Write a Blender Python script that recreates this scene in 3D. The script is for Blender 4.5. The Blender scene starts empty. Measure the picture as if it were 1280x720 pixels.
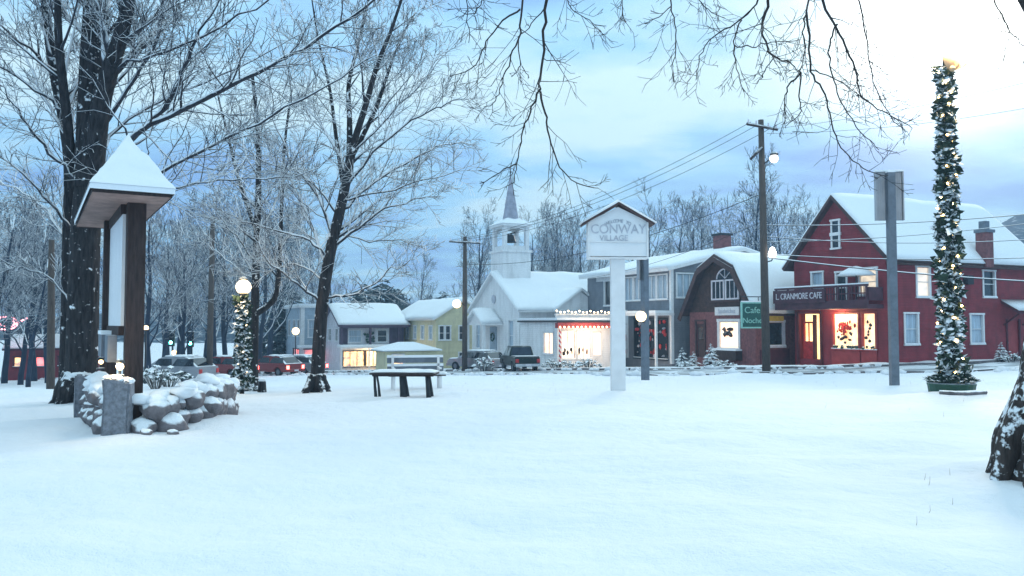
import bpy, bmesh, math, random
from mathutils import Vector, Matrix, noise as mnoise
R = math.radians
sc = bpy.context.scene
col = sc.collection
EYE = 1.75; F = 1004.0; PITCH = R(2.5)

# ------------------------------------------------------------------ placement
def W(px, py, d):
    u = (px-640)/F; v = (360-py)/F
    y = math.cos(PITCH)-v*math.sin(PITCH); z = math.sin(PITCH)+v*math.cos(PITCH)
    s = d/y
    return Vector((u*s, d, z*s+EYE))
def sstep(a, b, t):
    t = max(0.0, min(1.0, (t-a)/(b-a))); return t*t*(3-2*t)
def ground(x, y):
    yy = min(y, 95.0)
    t = (yy-19.0)/3.0
    ramp = 3.0*(math.log1p(math.exp(min(t, 30))) if t < 30 else t)
    xx = max(-60.0, min(60.0, x))
    z = -0.041*ramp + 0.024*xx*sstep(10, 40, yy)
    if y > 95: z += 0.03*(y-95)
    if y < 60:
        f = 1-sstep(35, 60, y)
        p = Vector((x*.35, y*.35, 0))
        z += f*(.09*mnoise.noise(Vector((x*.22+3, y*.75, 7)))+.03*mnoise.noise(Vector((x*.6, y*2.1, 2)))+.07*mnoise.noise(p)+.05*mnoise.noise(p*2.7)+.024*mnoise.noise(p*6.1)+.011*mnoise.noise(p*14))
    for (cx, cy, r, h) in ((4.6, 7.6, .9, -.11), (3.6, 7.2, .5, -.08), (5.2, 7.9, .45, -.09), (2.4, 8.6, .5, -.06), (1.3, 9.4, .6, -.05), (3.9, 9.8, .7, -.07), (-1.5, 8.2, .8, -.05), (5.9, 8.8, 1.3, .16), (-6.3, 14, 2.2, .14), (10.9, 20, 1.3, .16), (2.8, 21, .7, .06)):
        q = ((x-cx)**2+(y-cy)**2)/(r*r)
        if q < 6: z += h*math.exp(-q*1.4)
    return z
def at(px, d, dz=0.0):
    x = (px-640)/F*d
    return Vector((x, d, ground(x, d)+dz))

# ------------------------------------------------------------------ mesh building
_ico = {}
def ico(sub):
    if sub not in _ico:
        bm = bmesh.new(); bmesh.ops.create_icosphere(bm, subdivisions=sub, radius=1.0)
        bm.verts.index_update()
        _ico[sub] = ([v.co.copy() for v in bm.verts], [tuple(v.index for v in f.verts) for f in bm.faces]); bm.free()
    return _ico[sub]

class MB:
    def __init__(s): s.v = []; s.f = []; s.m = []
    def add(s, vs, fs, mi=0):
        o = len(s.v); s.v.extend(tuple(v) for v in vs)
        for f in fs: s.f.append(tuple(i+o for i in f)); s.m.append(mi)
    def box(s, x0, x1, y0, y1, z0, z1, mi=0):
        if x0 > x1: x0, x1 = x1, x0
        if y0 > y1: y0, y1 = y1, y0
        if z0 > z1: z0, z1 = z1, z0
        s.add([(x0,y0,z0),(x1,y0,z0),(x1,y1,z0),(x0,y1,z0),(x0,y0,z1),(x1,y0,z1),(x1,y1,z1),(x0,y1,z1)],
              [(0,3,2,1),(4,5,6,7),(0,1,5,4),(1,2,6,5),(2,3,7,6),(3,0,4,7)], mi)
    def tube(s, pts, rads, n=6, mi=0, cap=True):
        if len(pts) < 2: return
        pts = [Vector(p) for p in pts]; o = len(s.v); up = None
        for i, p in enumerate(pts):
            t = (pts[min(i+1, len(pts)-1)]-pts[max(i-1, 0)])
            if t.length < 1e-9: t = Vector((0,0,1))
            t.normalize()
            if up is None:
                up = Vector((1,0,0)) if abs(t.x) < .8 else Vector((0,1,0))
            a = (up-t*up.dot(t))
            if a.length < 1e-6: a = t.orthogonal()
            a.normalize(); b = t.cross(a); up = a
            r = rads[i] if hasattr(rads, '__len__') else rads
            for k in range(n):
                an = 2*math.pi*k/n
                q = p+(a*math.cos(an)+b*math.sin(an))*r
                s.v.append((q.x, q.y, q.z))
        for i in range(len(pts)-1):
            for k in range(n):
                k2 = (k+1) % n
                s.f.append((o+i*n+k, o+i*n+k2, o+(i+1)*n+k2, o+(i+1)*n+k)); s.m.append(mi)
        if cap:
            s.f.append(tuple(o+k for k in reversed(range(n)))); s.m.append(mi)
            e = o+(len(pts)-1)*n
            s.f.append(tuple(e+k for k in range(n))); s.m.append(mi)
    def lathe(s, prof, n=16, c=(0,0,0), mi=0):
        o = len(s.v)
        for r, z in prof:
            for k in range(n):
                a = 2*math.pi*k/n; s.v.append((c[0]+r*math.cos(a), c[1]+r*math.sin(a), c[2]+z))
        for i in range(len(prof)-1):
            for k in range(n):
                k2 = (k+1) % n
                s.f.append((o+i*n+k, o+i*n+k2, o+(i+1)*n+k2, o+(i+1)*n+k)); s.m.append(mi)
        s.f.append(tuple(o+k for k in reversed(range(n)))); s.m.append(mi)
        e = o+(len(prof)-1)*n; s.f.append(tuple(e+k for k in range(n))); s.m.append(mi)
    def rock(s, c, sx, sy, sz, rng, sub=2, rough=.25, mi=0):
        vs, fs = ico(sub); off = Vector((rng.uniform(-50,50), rng.uniform(-50,50), rng.uniform(-50,50)))
        rz = Matrix.Rotation(rng.uniform(0,6.28), 3, 'Z')
        out = []
        for v in vs:
            k = 1+rough*mnoise.noise(v*1.3+off)+rough*.4*mnoise.noise(v*3+off)
            q = rz @ Vector((v.x*sx*k, v.y*sy*k, v.z*sz*k)); out.append(q+Vector(c))
        s.add(out, fs, mi)
    def sphere(s, c, r, sub=2, mi=0):
        vs, fs = ico(sub); s.add([v*r+Vector(c) for v in vs], fs, mi)
    def prism(s, poly, e0, e1, axis, mi=0):
        # poly: list of (t, z) counter clockwise; axis 'x': extrude along x, t on y ; 'y': extrude along y, t on x
        n = len(poly)
        if axis == 'x': vs = [(e0, t, z) for t, z in poly]+[(e1, t, z) for t, z in poly]
        else: vs = [(t, e0, z) for t, z in poly]+[(t, e1, z) for t, z in poly]
        a = tuple(range(n)); b = tuple(range(n, 2*n))
        fs = [tuple(reversed(a)), b]+[(i, (i+1) % n, n+(i+1) % n, n+i) for i in range(n)]
        if axis == 'y': fs = [tuple(reversed(f)) for f in fs]
        s.add(vs, fs, mi)
    def build(s, name, mats, parent=None, smooth=False, loc=None):
        me = bpy.data.meshes.new(name); me.from_pydata(s.v, [], s.f)
        if not isinstance(mats, (list, tuple)): mats = [mats]
        for m in mats: me.materials.append(m)
        if len(mats) > 1: me.polygons.foreach_set('material_index', s.m)
        if smooth: me.polygons.foreach_set('use_smooth', [True]*len(s.f))
        me.update()
        o = bpy.data.objects.new(name, me); col.objects.link(o)
        if parent is not None: o.parent = parent
        if loc is not None: o.location = loc
        return o

def tag(o, label, cat, group=None, kind=None):
    if label: o['label'] = label
    if cat: o['category'] = cat
    if group: o['group'] = group
    if kind: o['kind'] = kind
    return o
def thing(name, label, cat, loc=(0,0,0), rz=0, group=None):
    o = bpy.data.objects.new(name, None); col.objects.link(o); o.location = loc; o.rotation_euler = (0,0,rz)
    o.empty_display_size = .3
    return tag(o, label, cat, group)
def copy_tree(o, parent=None):
    c = o.copy(); col.objects.link(c)
    if parent is not None: c.parent = parent
    for ch in list(o.children): copy_tree(ch, c)
    return c
def recalc(o):
    bm = bmesh.new(); bm.from_mesh(o.data); bmesh.ops.recalc_face_normals(bm, faces=bm.faces); bm.to_mesh(o.data); bm.free(); return o

# ------------------------------------------------------------------ materials
def newmat(name):
    m = bpy.data.materials.new(name); m.use_nodes = True
    nt = m.node_tree; b = nt.nodes['Principled BSDF']; return m, nt, b
def N(nt, t, **kw):
    n = nt.nodes.new(t)
    for k, v in kw.items(): setattr(n, k, v)
    return n
def mixcol(nt, fac, a, b):
    n = N(nt, 'ShaderNodeMix', data_type='RGBA')
    for i, x in ((0, fac), (6, a), (7, b)):
        if isinstance(x, (int, float)): n.inputs[i].default_value = x
        elif isinstance(x, tuple): n.inputs[i].default_value = (*x[:3], 1)
        else: nt.links.new(x, n.inputs[i])
    return n.outputs[2]
def math_(nt, op, a, b=None, clamp=False):
    n = N(nt, 'ShaderNodeMath', operation=op, use_clamp=clamp)
    for i, x in ((0, a), (1, b)):
        if x is None: continue
        if isinstance(x, (int, float)): n.inputs[i].default_value = x
        else: nt.links.new(x, n.inputs[i])
    return n.outputs[0]
def noise_(nt, scale, detail=4, vec=None, rough=.55):
    n = N(nt, 'ShaderNodeTexNoise'); n.inputs['Scale'].default_value = scale; n.inputs['Detail'].default_value = detail
    n.inputs['Roughness'].default_value = rough
    if vec is not None: nt.links.new(vec, n.inputs['Vector'])
    return n.outputs['Fac']
def coords(nt, stretch=None):
    t = N(nt, 'ShaderNodeTexCoord').outputs['Object']
    if stretch:
        m = N(nt, 'ShaderNodeMapping'); m.inputs['Scale'].default_value = stretch; nt.links.new(t, m.inputs['Vector']); t = m.outputs['Vector']
    return t
SNOWC = (.84, .885, .93)
def add_snow(nt, colour, vec, thresh, amount, nscale, soft=.25):
    """snow lying on faces that look up: world normal z plus a patchy noise"""
    g = N(nt, 'ShaderNodeNewGeometry'); s = N(nt, 'ShaderNodeSeparateXYZ'); nt.links.new(g.outputs['Normal'], s.inputs[0])
    nz = s.outputs['Z']
    nn = noise_(nt, nscale, 3, vec)
    k = math_(nt, 'ADD', nz, math_(nt, 'MULTIPLY', math_(nt, 'SUBTRACT', nn, .5), amount))
    k = math_(nt, 'DIVIDE', math_(nt, 'SUBTRACT', k, thresh), soft, clamp=True)
    return mixcol(nt, k, colour, SNOWC)
def mat(name, c, rough=.7, var=.25, scale=4.0, bump=0.0, bscale=None, stretch=None, metal=0.0, snow=None, clap=0.0, clapdepth=.6, axis='Z', spec=.3):
    m, nt, b = newmat(name); vec = coords(nt, stretch)
    f = noise_(nt, scale, 5, vec)
    dark = tuple(x*(1-var) for x in c); light = tuple(min(1, x*(1+var)) for x in c)
    k = math_(nt, 'MULTIPLY', math_(nt, 'SUBTRACT', f, .3), 2.5, clamp=True)
    colour = mixcol(nt, k, dark, light)
    h = None
    if clap:
        s = N(nt, 'ShaderNodeSeparateXYZ'); nt.links.new(N(nt, 'ShaderNodeTexCoord').outputs['Object'], s.inputs[0])
        if axis == 'XY': z = math_(nt, 'ADD', s.outputs['X'], s.outputs['Y'])
        else: z = s.outputs[axis]
        h = math_(nt, 'FRACT', math_(nt, 'MULTIPLY', z, clap))
        gap = math_(nt, 'LESS_THAN', h, .1)
        st = noise_(nt, 1.0, 6, coords(nt, (2.6, 2.6, .35)), .65)
        colour = mixcol(nt, math_(nt, 'MULTIPLY', math_(nt, 'SUBTRACT', st, .48), 2.2, clamp=True), colour, tuple(x*.55+.012 for x in c))
        colour = mixcol(nt, math_(nt, 'MULTIPLY', gap, .35), colour, tuple(x*.35 for x in c))
    if snow: colour = add_snow(nt, colour, vec if not stretch else coords(nt), *snow)
    nt.links.new(colour, b.inputs['Base Color'])
    b.inputs['Roughness'].default_value = rough; b.inputs['Metallic'].default_value = metal
    b.inputs['Specular IOR Level'].default_value = spec
    if bump or clap:
        bp = N(nt, 'ShaderNodeBump'); bp.inputs['Strength'].default_value = clapdepth if clap else bump; bp.inputs['Distance'].default_value = .02 if clap else .05
        nt.links.new(h if clap else noise_(nt, bscale or scale*3, 6, vec), bp.inputs['Height']); nt.links.new(bp.outputs[0], b.inputs['Normal'])
    return m
def emat(name, c, strength, c2=None, scale=2.0, base=(.8,.8,.8)):
    m, nt, b = newmat(name); b.inputs['Base Color'].default_value = (*base, 1); b.inputs['Roughness'].default_value = .4
    vec = coords(nt)
    if c2 is not None:
        f = noise_(nt, scale, 3, vec); k = math_(nt, 'MULTIPLY', math_(nt, 'SUBTRACT', f, .38), 4, clamp=True)
        nt.links.new(mixcol(nt, k, c, c2), b.inputs['Emission Color'])
    else: b.inputs['Emission Color'].default_value = (*c, 1)
    b.inputs['Emission Strength'].default_value = strength
    return m
def bark(name, c, snow, vs=.25):
    m, nt, b = newmat(name); vec = coords(nt, (9, 9, 1.6))
    f = noise_(nt, 1.6, 7, vec, .65); r = N(nt, 'ShaderNodeValToRGB'); nt.links.new(f, r.inputs[0])
    r.color_ramp.elements[0].position = .35; r.color_ramp.elements[1].position = .68
    r.color_ramp.elements[0].color = (*(x*.35 for x in c), 1); r.color_ramp.elements[1].color = (*(x*1.5 for x in c), 1)
    colour = add_snow(nt, r.outputs[0], coords(nt), *snow)
    nt.links.new(colour, b.inputs['Base Color']); b.inputs['Roughness'].default_value = .85; b.inputs['Specular IOR Level'].default_value = .15
    bp = N(nt, 'ShaderNodeBump'); bp.inputs['Strength'].default_value = .9; bp.inputs['Distance'].default_value = .06
    nt.links.new(f, bp.inputs['Height']); nt.links.new(bp.outputs[0], b.inputs['Normal'])
    return m
def snowmat(name, c=SNOWC, bs=1.0, dirt=0.0):
    m, nt, b = newmat(name); vec = coords(nt)
    f = noise_(nt, .6, 5, vec)
    c1 = mixcol(nt, f, tuple(x*.95 for x in c), c)
    if dirt:
        k = math_(nt, 'MULTIPLY', math_(nt, 'SUBTRACT', noise_(nt, 1.4, 6, vec, .7), .52), dirt*5, clamp=True)
        c1 = mixcol(nt, k, c1, (.2, .215, .24))
    nt.links.new(c1, b.inputs['Base Color']); b.inputs['Roughness'].default_value = .75; b.inputs['Specular IOR Level'].default_value = .2
    a = N(nt, 'ShaderNodeBump'); a.inputs['Strength'].default_value = .55*bs; a.inputs['Distance'].default_value = .08
    nt.links.new(noise_(nt, 2.2, 7, vec, .6), a.inputs['Height'])
    a2 = N(nt, 'ShaderNodeBump'); a2.inputs['Strength'].default_value = .4*bs; a2.inputs['Distance'].default_value = .012
    nt.links.new(noise_(nt, 60, 3, vec), a2.inputs['Height']); nt.links.new(a.outputs[0], a2.inputs['Normal'])
    nt.links.new(a2.outputs[0], b.inputs['Normal'])
    return m

M = {}
M['snow'] = snowmat('snow', (.8,.835,.89), 1.6); M['roofsnow'] = snowmat('roof_snow', bs=.6); M['roadsnow'] = snowmat('road_snow', (.62,.66,.71), 1.0, .45)
M['slush'] = snowmat('slush', (.3,.32,.35), 1.0, .5)
M['trunk'] = bark('trunk_bark', (.036,.034,.037), (.4, 2.9, 7.0))
M['trunk_snowy'] = bark('trunk_bark_snow_plastered', (.055,.045,.042), (.3, 2.9, 11.0))
M['branch'] = mat('branch_bark', (.028,.03,.04), .85, .3, 3, snow=(-.22, 1.1, 2.5))
M['branch_bare'] = mat('branch_bark_bare', (.03,.026,.027), .85, .3, 3, snow=(.85, .6, 3.0))
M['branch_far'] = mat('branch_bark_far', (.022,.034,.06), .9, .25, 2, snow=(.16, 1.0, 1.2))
M['pole'] = mat('weathered_pole', (.085,.068,.06), .85, .35, 6, bump=.4, stretch=(6,6,.6), snow=(.7,.4,8))
M['darkwood'] = mat('dark_timber', (.042,.028,.027), .75, .4, 5, bump=.4, stretch=(5,5,.7), snow=(.55,.4,6))
M['soffit'] = mat('soffit_boards', (.25,.17,.155), .7, .25, 5, clap=6, axis='X')
M['whitepaint'] = mat('white_paint', (.74,.75,.77), .5, .08, 3, snow=(.6,.4,5))
M['whiteboard'] = mat('white_board', (.78,.8,.83), .45, .05, 2)
M['siding_white'] = mat('white_clapboard', (.82,.83,.85), .6, .06, 1.2, clap=7)
M['siding_grey'] = mat('grey_clapboard', (.2,.215,.25), .65, .15, 2, clap=7)
M['siding_blue'] = mat('blue_grey_clapboard', (.36,.45,.54), .65, .15, 2, clap=6)
M['siding_yellow'] = mat('yellow_clapboard', (.68,.64,.43), .65, .12, 2, clap=7)
M['siding_red'] = mat('barn_red_clapboard', (.235,.034,.046), .7, .28, 1.2, clap=7, clapdepth=.8)
M['red_trim'] = mat('red_panel', (.3,.045,.05), .6, .2, 3)
M['brick_red'] = mat('old_brick', (.2,.08,.085), .8, .35, 6, clap=12)
M['shingle_brown'] = mat('brown_shingle', (.06,.035,.032), .8, .4, 4, clap=8)
M['balcony'] = mat('dark_red_brown_paint', (.075,.03,.043), .6, .3, 3, snow=(.8,.3,4))
M['lavender'] = mat('pale_lavender_boards', (.7,.7,.76), .6, .12, 2, clap=6)
M['purple'] = mat('purple_dark_paint', (.085,.06,.1), .6, .25, 3, snow=(.7,.3,4))
M['darkred'] = mat('dark_red_boards', (.095,.022,.032), .7, .3, 3, clap=4, axis='XY')
M['roofdark'] = mat('dark_roof_edge', (.045,.043,.05), .8, .3, 4)
M['trim_brown'] = mat('brown_bargeboard', (.07,.04,.04), .7, .3, 4, snow=(.8,.4,3))
M['curtain'] = mat('window_with_blind', (.42,.52,.62), .25, .3, 2.0, stretch=(6,6,.4), spec=.6)
M['glassdark'] = mat('dark_window_glass', (.02,.027,.035), .08, .3, 2, spec=.8)
M['metal'] = mat('grey_metal', (.16,.185,.22), .45, .2, 5, metal=.6, snow=(.75,.4,6))
M['metaldark'] = mat('dark_metal', (.03,.034,.04), .5, .2, 5, metal=.4, snow=(.65,.4,6))
M['stone'] = mat('granite_boulder', (.16,.145,.155), .85, .5, 4, bump=.6, bscale=14, snow=(.3,1.3,4.0))
M['granite'] = mat('granite_pillar', (.2,.215,.25), .85, .35, 14, bump=.6, bscale=40, snow=(.55,.6,5))
M['needle'] = mat('needle_green', (.022,.045,.03), .8, .5, 9, snow=(.2,2.0,5))
M['needle_far'] = mat('needle_dark', (.016,.036,.04), .85, .4, 2, snow=(.85,1.0,1.0))
M['needle_snow'] = mat('needle_snow_laden', (.05,.08,.075), .85, .4, 3, snow=(-.1,1.1,3.0))
M['shrubtwig'] = mat('shrub_twig', (.05,.045,.04), .85, .3, 3, snow=(.1,1.3,5))
M['tubgreen'] = mat('green_planter', (.02,.075,.05), .5, .25, 5, snow=(.6,.5,5))
M['signgreen'] = mat('green_sign', (.012,.085,.075), .5, .2, 4)
M['signwhite'] = mat('white_sign', (.66,.66,.68), .5, .1, 4)
M['lettergrey'] = mat('grey_letter', (.46,.48,.55), .6, .15, 5)
M['letterpale'] = mat('pale_letter', (.62,.6,.66), .5, .1, 5)
M['lettermint'] = mat('mint_letter', (.25,.55,.5), .5, .1, 5)
M['letterdark'] = mat('dark_letter', (.05,.05,.06), .5, .1, 5)
M['paint_green'] = mat('dark_green_car_paint', (.006,.017,.016), .3, .1, 3, spec=.35, snow=(.9,.5,3))
M['paint_red'] = mat('red_car_paint', (.2,.02,.02), .25, .1, 3, spec=.6, snow=(.6,.6,2))
M['paint_silver'] = mat('silver_car_paint', (.3,.31,.34), .3, .1, 3, metal=.5, snow=(.5,.6,2))
M['chrome'] = mat('chrome_bumper', (.55,.57,.6), .2, .08, 4, metal=.9)
M['rubber'] = mat('tyre_rubber', (.018,.018,.02), .85, .2, 8)
M['ribbon'] = mat('gold_ribbon', (.5,.34,.2), .5, .25, 5)
M['redstuff'] = mat('red_decoration', (.5,.04,.04), .5, .3, 6)
M['wreath'] = mat('wreath_green', (.03,.07,.045), .8, .5, 12, snow=(.5,1,8))
M['stripe'] = None
M['stalk'] = mat('dry_stalk', (.25,.19,.12), .9, .3, 9)
M['hill'] = mat('wooded_hill', (.02,.04,.065), .95, .7, .35, bump=1.0, bscale=.6, snow=(1.05,1.1,.5))
M['lampglow'] = emat('lamp_globe_lit', (1,.68,.28), 2.8)
M['lampbig'] = emat('lamp_head_lit', (1,.74,.38), 3.4)
M['lampwhite'] = emat('white_lamp_lit', (1,.97,.9), 3)
M['bulb'] = emat('warm_bulb', (1,.62,.24), 26)
M['bulbcool'] = emat('pale_bulb', (1,.7,.36), 5)
M['shop_warm'] = emat('lit_shop_interior', (1,.68,.3), 1.25, (.85,.36,.1), 2.4)
M['shop_white'] = emat('lit_shop_white', (1,.78,.5), 1.05, (1,.52,.26), 1.6)
M['shop_orange'] = emat('lit_doorway', (1,.55,.18), 1.5, (1,.78,.35), 1.6)
M['shop_gold'] = emat('lit_shop_gold', (1,.55,.15), 1.7, (.16,.05,.02), 2.6)
M['shop_red'] = emat('red_lit_shopfront', (.95,.12,.09), 1.6, (.12,.02,.03), 1.2)
M['lit_dim'] = emat('dim_lit_window', (1,.78,.5), .6, (.6,.45,.3), 2.5)
M['tail'] = emat('tail_light_lit', (1,.05,.03), 14)
M['neon'] = emat('pink_neon', (1,.25,.3), 6)
M['greenlens'] = emat('green_signal_lens', (.1,1,.7), 30)
def stripemat():
    m, nt, b = newmat('candy_stripe'); s = N(nt, 'ShaderNodeSeparateXYZ'); nt.links.new(N(nt, 'ShaderNodeTexCoord').outputs['Object'], s.inputs[0])
    h = math_(nt, 'LESS_THAN', math_(nt, 'FRACT', math_(nt, 'MULTIPLY', math_(nt, 'ADD', s.outputs['Z'], math_(nt, 'MULTIPLY', s.outputs['X'], 1.5)), 3.0)), .5)
    nt.links.new(mixcol(nt, h, (.8,.78,.76), (.55,.03,.04)), b.inputs['Base Color']); return m
M['stripe'] = stripemat()

# ------------------------------------------------------------------ world, sun
w = bpy.data.worlds.new('World'); sc.world = w; w.use_nodes = True
nt = w.node_tree; bg = nt.nodes['Background']
SUN_AZ, SUN_EL = R(29), R(19)
sky = N(nt, 'ShaderNodeTexSky', sky_type='NISHITA'); sky.sun_disc = False; sky.sun_elevation = SUN_EL; sky.sun_rotation = SUN_AZ
sky.dust_density = .6; sky.ozone_density = 3.0
sd = Vector((math.sin(SUN_AZ)*math.cos(SUN_EL), math.cos(SUN_AZ)*math.cos(SUN_EL), math.sin(SUN_EL)))
tc = N(nt, 'ShaderNodeTexCoord').outputs['Generated']
sp = N(nt, 'ShaderNodeSeparateXYZ'); nt.links.new(tc, sp.inputs[0])
zc = math_(nt, 'ADD', math_(nt, 'MAXIMUM', sp.outputs['Z'], 0), .16)
cb = N(nt, 'ShaderNodeCombineXYZ')
nt.links.new(math_(nt, 'DIVIDE', sp.outputs['X'], zc), cb.inputs[0]); nt.links.new(math_(nt, 'DIVIDE', sp.outputs['Y'], zc), cb.inputs[1])
mp = N(nt, 'ShaderNodeMapping'); mp.inputs['Scale'].default_value = (.75, 1.15, 1); mp.inputs['Rotation'].default_value = (0,0,R(-18)); mp.inputs['Location'].default_value = (3.3, 1.9, 0)
nt.links.new(cb.outputs[0], mp.inputs['Vector'])
cl = noise_(nt, 1.25, 7, mp.outputs[0], .56)
ramp = N(nt, 'ShaderNodeValToRGB')
clb = math_(nt, 'ADD', math_(nt, 'MULTIPLY', math_(nt, 'SUBTRACT', cl, .5), 2.1), math_(nt, 'ADD', math_(nt, 'MULTIPLY', sp.outputs['Z'], .7), .315)); nt.links.new(clb, ramp.inputs[0])
e = ramp.color_ramp.elements
e[0].position = .2; e[0].color = (.25,.46,.86,1)
e[1].position = .72; e[1].color = (.67,.91,1.0,1)
x = e.new(.45); x.color = (.38,.70,.98,1)
cloud = N(nt, 'ShaderNodeVectorMath', operation='SCALE'); nt.links.new(ramp.outputs[0], cloud.inputs[0]); cloud.inputs['Scale'].default_value = 8.6
# lift towards the zenith, thick grey-blue band low down
zl = math_(nt, 'ADD', math_(nt, 'MULTIPLY', math_(nt, 'POWER', math_(nt, 'MAXIMUM', sp.outputs['Z'], 0.0), .8), .5), .8)
c2 = N(nt, 'ShaderNodeVectorMath', operation='SCALE'); nt.links.new(cloud.outputs[0], c2.inputs[0]); nt.links.new(zl, c2.inputs['Scale'])
mx = mixcol(nt, .92, sky.outputs[0], c2.outputs[0])
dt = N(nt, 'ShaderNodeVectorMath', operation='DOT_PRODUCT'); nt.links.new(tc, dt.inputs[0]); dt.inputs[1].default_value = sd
gl = math_(nt, 'MULTIPLY', math_(nt, 'POWER', math_(nt, 'MAXIMUM', dt.outputs['Value'], 0), 220), 26.0)  # glow patch put into the sky for the bloom around the lamp head
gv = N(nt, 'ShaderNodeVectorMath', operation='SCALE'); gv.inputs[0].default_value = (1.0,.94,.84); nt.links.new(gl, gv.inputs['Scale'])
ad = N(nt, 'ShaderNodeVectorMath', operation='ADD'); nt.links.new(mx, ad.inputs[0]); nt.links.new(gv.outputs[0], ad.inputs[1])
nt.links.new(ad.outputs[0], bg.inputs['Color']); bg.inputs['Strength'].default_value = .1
sl = bpy.data.lights.new('sun', 'SUN'); sl.energy = 1.1; sl.angle = R(16); sl.color = (1,.95,.88)
so = bpy.data.objects.new('sun', sl); col.objects.link(so); so.rotation_euler = (-sd).to_track_quat('-Z', 'Y').to_euler()

# ------------------------------------------------------------------ ground, road, hills
def build_ground():
    ys = []; y = -14.0
    while y < 3: ys.append(y); y += 1.0
    while y < 60: ys.append(y); y += max(.11, y*.017)
    while y < 420: ys.append(y); y += y*.06
    nc = 190; mb = MB()
    for y in ys:
        hw = 1.05*max(y, 0)+14
        for i in range(nc+1):
            t = i/nc*2-1; x = t*hw; mb.v.append((x, y, ground(x, y)))
    for j in range(len(ys)-1):
        for i in range(nc):
            a = j*(nc+1)+i; mb.f.append((a, a+1, a+nc+2, a+nc+1)); mb.m.append(0)
    tag(mb.build('ground', M['snow'], smooth=True), None, None, kind='structure')
build_ground()

ROAD = [(60,55),(36,43.5),(24,38.6),(16.5,36.2),(11.5,37.2),(7,40.5),(1,46.5),(-6,54),(-16,61.5),(-30,67),(-50,72),(-90,80)]
def catmull(pts, k=8):
    out = []
    for i in range(len(pts)-1):
        p0 = Vector(pts[max(i-1,0)]); p1 = Vector(pts[i]); p2 = Vector(pts[i+1]); p3 = Vector(pts[min(i+2, len(pts)-1)])
        for j in range(k):
            t = j/k
            out.append(.5*((2*p1)+(p2-p0)*t+(2*p0-5*p1+4*p2-p3)*t*t+(3*p1-p0-3*p2+p3)*t**3))
    out.append(Vector(pts[-1])); return out
RC = catmull(ROAD)
def ribbon(name, mtl, o0, o1, dz, step=.0, kind='structure', lumpy=0.0, nx=4):
    mb = MB(); rng = random.Random(5)
    rows = []
    for i, p in enumerate(RC):
        t = (RC[min(i+1, len(RC)-1)]-RC[max(i-1,0)]).normalized(); n = Vector((-t.y, t.x))
        row = []
        for k in range(nx+1):
            o = o0+(o1-o0)*k/nx; q = p+n*o
            row.append((q.x, q.y, ground(q.x, q.y)+dz+lumpy*rng.uniform(0,1)*(0 < k < nx)))
        rows.append(row)
    for r in rows: mb.v.extend(r)
    for i in range(len(rows)-1):
        for k in range(nx):
            a = i*(nx+1)+k; mb.f.append((a, a+nx+1, a+nx+2, a+1)); mb.m.append(0)
    if step:
        base = len(mb.v); L = len(rows)
        for r in rows: mb.v.append((r[0][0], r[0][1], r[0][2]-step)); 
        for r in rows: mb.v.append((r[-1][0], r[-1][1], r[-1][2]-step))
        for i in range(L-1):
            mb.f.append((i*(nx+1), base+i, base+i+1, (i+1)*(nx+1))); mb.m.append(0)
            mb.f.append((i*(nx+1)+nx, (i+1)*(nx+1)+nx, base+L+i+1, base+L+i)); mb.m.append(0)
    o = recalc(mb.build(name, mtl, smooth=not step))
    if sum(p.normal.z for p in o.data.polygons) < 0: o.data.flip_normals()
    return tag(o, None, None, kind=kind)
# n points to the town side for a line running right to left -> offset sign
ribbon('road', M['roadsnow'], -3.4, 3.4, .012, nx=10)
ribbon('kerb_lawn_side', M['stone'], 3.4, 3.58, .07, .3, nx=1)
ribbon('kerb_town_side', M['stone'], -3.58, -3.4, .13, .3, nx=1)
ribbon('tyre_track', M['slush'], .9, 1.35, .02, nx=2)
ribbon('tyre_track', M['slush'], 2.3, 2.75, .02, nx=2)
ribbon('tyre_track', M['slush'], -1.4, -.95, .02, nx=2)
ribbon('tyre_track', M['slush'], -2.8, -2.4, .02, nx=2)
def snow_bank():
    rng = random.Random(8); mb = MB()
    for i in range(20, len(RC)-8):
        p = RC[i]; t = (RC[i+1]-RC[i-1]).normalized(); n = Vector((-t.y, t.x)); L = (RC[i+1]-RC[i]).length
        for side, o0, k in ((1, 3.75, 5), (-1, 3.3, 3)):
            for j in range(int(L*k)):
                q = p+t*rng.uniform(0,L)+n*side*(o0+abs(rng.gauss(0,.45))*(1 if side > 0 else -.5)); r = rng.uniform(.06,.2)*rng.uniform(.7,1.3)
                mb.rock((q.x, q.y, ground(q.x,q.y)+r*.2+(0 if side > 0 else .03)), r*1.3, r*1.1, r*.75, rng, 1, .6)
    tag(mb.build('snow', M['bank'], smooth=True), 'lumpy ploughed snow along both edges of the street', 'snow', kind='stuff')
M['bank'] = snowmat('ploughed_snow', (.78,.81,.86), 1.0, .25)
snow_bank()
ribbon('pavement', M['snow'], -6.2, -3.58, .12, .3, nx=6, lumpy=.05)

def build_hills():
    mb = MB(); nx = 120
    for j, (y, k) in enumerate(((150,0),(185,.55),(230,1.0),(300,.8))):
        for i in range(nx+1):
            x = -260+520*i/nx
            h = 10+7*mnoise.noise(Vector((x*.02, 3.1, 0)))+36*sstep(70, 150, x)+10*sstep(-90, -200, x)
            h += 2.2*mnoise.noise(Vector((x*.22, y*.2, 5)))+1.0*mnoise.noise(Vector((x*.6, y*.3, 9)))
            mb.v.append((x*(y/200), y, -5.5+h*k+(0 if k else -1)))
    for j in range(3):
        for i in range(nx):
            a = j*(nx+1)+i; mb.f.append((a, a+1, a+nx+2, a+nx+1)); mb.m.append(0)
    tag(mb.build('hills', M['hill'], smooth=True), None, None, kind='structure')
build_hills()

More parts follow.
